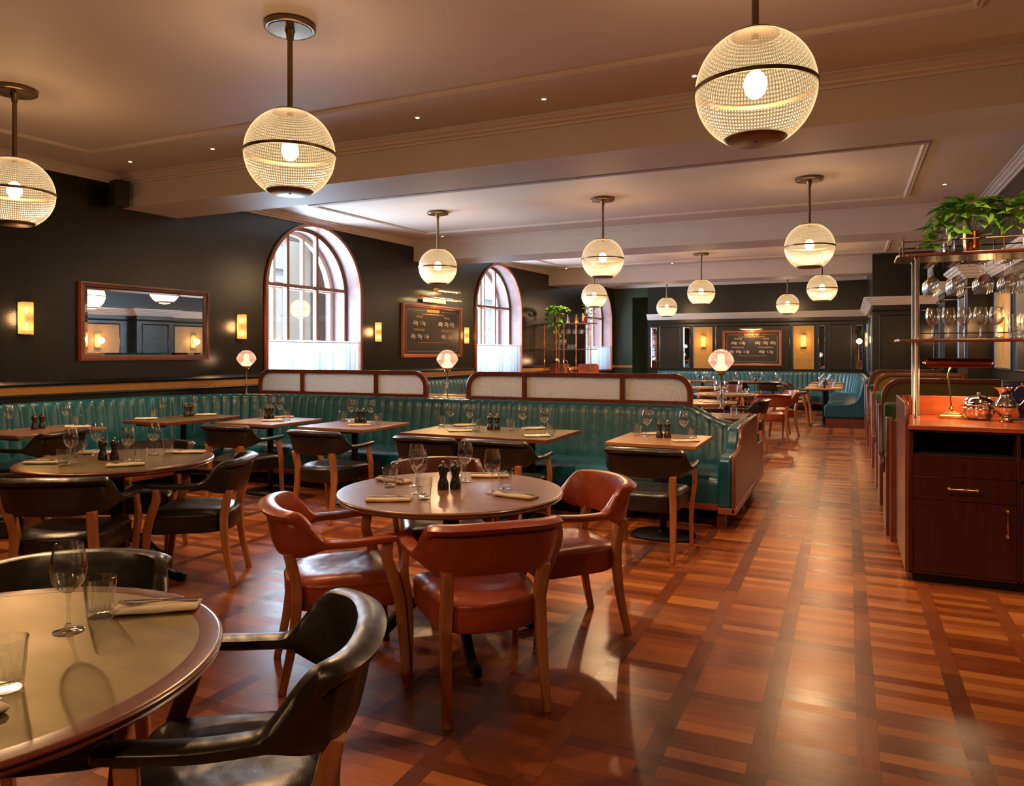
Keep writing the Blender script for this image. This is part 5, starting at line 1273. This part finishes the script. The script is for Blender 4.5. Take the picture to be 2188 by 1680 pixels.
MB().box(-.03, 1.22, .05, .42, .535, .552).build('shelf', 'mahogany', t, bevel=.003)
MB().box(-.03, 1.22, .05, .42, 1.125, 1.148).build('top_shelf', 'mahogany', t, bevel=.003)
for x in (.03, .33, .52, .82, 1.17): MB().lathe([(.012, 0), (.012, 1.125)], 12, (x, .08, 0)).build('pole', 'copper', t)
for x in (.28, 1.0): MB().lathe([(.010, 0), (.010, 1.125)], 12, (x, .39, 0)).build('pole', 'copper', t)
GH, GS = 'glasses hanging on the rear rack', 'glasses standing on the rear rack'
for i in range(11): HS.put((QX + .30 + i * .08, QY + .15 + .1 * (i % 2), .996 + 1.12), 0, 'small upside-down wine glass on the rear rack, number %s from left' % (ORD + ['ninth', 'tenth', 'eleventh'])[i], GH)
for i in range(5): KW.put((QX + .30 + i * .055, QY + .15 + .1 * (i % 2), .996 + .5525), 0, 'small wine glass upright on the rear rack shelf, %s from left' % ORD[i], GS)
for i in range(3): KT.put((QX + .60 + i * .08, QY + .18, .996 + .5525), 0, 'tumbler on the rear rack shelf, %s from left' % ORD[i], GS)
pothos('bushy trailing plant spilling over the left of the rear rack', (QX + .34, QY + .12, .996 + 1.148), 3,
       [(a, .22, d, 9) for a, d in ((pi, .05), (pi * 1.2, .15), (pi * 1.4, .30), (pi * 1.55, .35), (pi * 1.7, .2), (0, -.1), (pi * .8, -.1), (pi * 1.3, -.12), (pi * 1.5, -.1), (pi * 1.65, .45))], lsz=.11, ph=.16, pr=.07)
pothos('small-leaved plant in a copper pot at the right of the rear rack', (QX + .98, QY + .2, .996 + 1.148), 4,
       [(0, .2, .05, 8), (-.3, .22, .15, 8), (-.6, .18, .0, 8), (0.4, .2, -.12, 8), (-1, .14, .1, 8)], lsz=.06, ph=.22, pr=.075)
for x, lab, m in ((.56, 'tall glass jar with copper base on the rear rack top, left', 'silver'), (.78, 'glass jug with copper base on the rear rack top, right', 'copper')):
    o = MB().lathe([(.001, 0), (.05, 0), (.05, .06), (.045, .07), (.045, .13), (.02, .16), (.018, .2), (.001, .21)], 20, (0, 0, 0)).build('jar', m, smooth=50, loc=(QX + x, QY + .2, .996 + 1.1485)); tag(o, lab, 'jar', 'jars on the rear rack')
o = MB().lathe([(.001, 0), (.07, 0), (.075, .01), (.075, .12), (.07, .13), (.03, .15), (.01, .155), (.01, .17), (.001, .175)], 24).build('copper_pot', 'copper', smooth=50, loc=(QX + .70, QY + .06, .9965)); tag(o, 'round lidded copper pot on the rear counter', 'pot')
t = thing('counter_lamp', 'small glowing brass lamp on the rear counter behind the partition', 'lamp', (QX + .30, QY + .18, .996))
MB().lathe([(.05, 0), (.05, .01), (.012, .02), (.006, .05), (.006, .30)], 16).build('stand', 'brass', t)
MB().lathe([(.07, .30), (.06, .34), (.02, .36)], 20, cap=False).build('shade', 'bright_brass', t)
MB().sphere((0, 0, .31), .025, 12, 8).build('bulb', 'lamp_bulb', t); light('POINT', (0, -.03, .27), 4, WARM, t, .03)
o = MB().tube(catmull([(0, 0, 0), (-.03, 0, .1), (-.08, 0, .22), (-.06, 0, .29), (0, 0, .28), (.02, 0, .22)], 20), .006, 8).lathe([(.05, 0), (.04, .015), (.01, .02)], 16).build('swan_tap', 'bright_brass', smooth=60, loc=(QX + .56, QY + .16, .9965)); tag(o, 'curved brass swan-neck lamp arm on the rear counter', 'lamp')

# ------------------------------------------------------------------ daylight, camera, view
w = bpy.data.worlds.new('World'); S.world = w; w.use_nodes = True
bg = w.node_tree.nodes['Background']; bg.inputs[0].default_value = (0.70, 0.85, 1.0, 1); bg.inputs[1].default_value = 3.4
for i, c in enumerate(WINS):
    l = bpy.data.lights.new('window_daylight', 'AREA'); l.shape = 'RECTANGLE'; l.size = 1.86; l.size_y = 2.3; l.energy = DAY[i]; l.color = (0.66, 0.83, 1.0); l.spread = radians(150)
    o = bpy.data.objects.new('window_daylight', l); COL.objects.link(o); o.location = (wx(c) - .78, c, 2.12)
    o.rotation_euler = (radians(90), 0, radians(-90) - WANG)
cam = bpy.data.cameras.new('camera'); cam.lens = 1579.0 / 2188 * 36; cam.sensor_width = 36; cam.sensor_fit = 'HORIZONTAL'; cam.shift_y = (755.0 - 840.0) / 2188; cam.clip_end = 200; cam.clip_start = .05
co = bpy.data.objects.new('camera', cam); COL.objects.link(co); co.location = (0, 0, 1.45); co.rotation_euler = (pi / 2, 0, TH); S.camera = co
S.view_settings.view_transform = 'Standard'; S.view_settings.look = 'None'; S.view_settings.gamma = 1; S.view_settings.exposure = EXPO; S.view_settings.use_curve_mapping = False
cy = S.cycles; cy.use_denoising = True; cy.max_bounces = 6; cy.diffuse_bounces = 3; cy.glossy_bounces = 3; cy.transmission_bounces = 4; cy.transparent_max_bounces = 20
cy.caustics_reflective = False; cy.caustics_refractive = False; cy.sample_clamp_indirect = 4.0; cy.blur_glossy = 0.5; cy.use_adaptive_sampling = True; cy.adaptive_threshold = 0.08; cy.adaptive_min_samples = 16
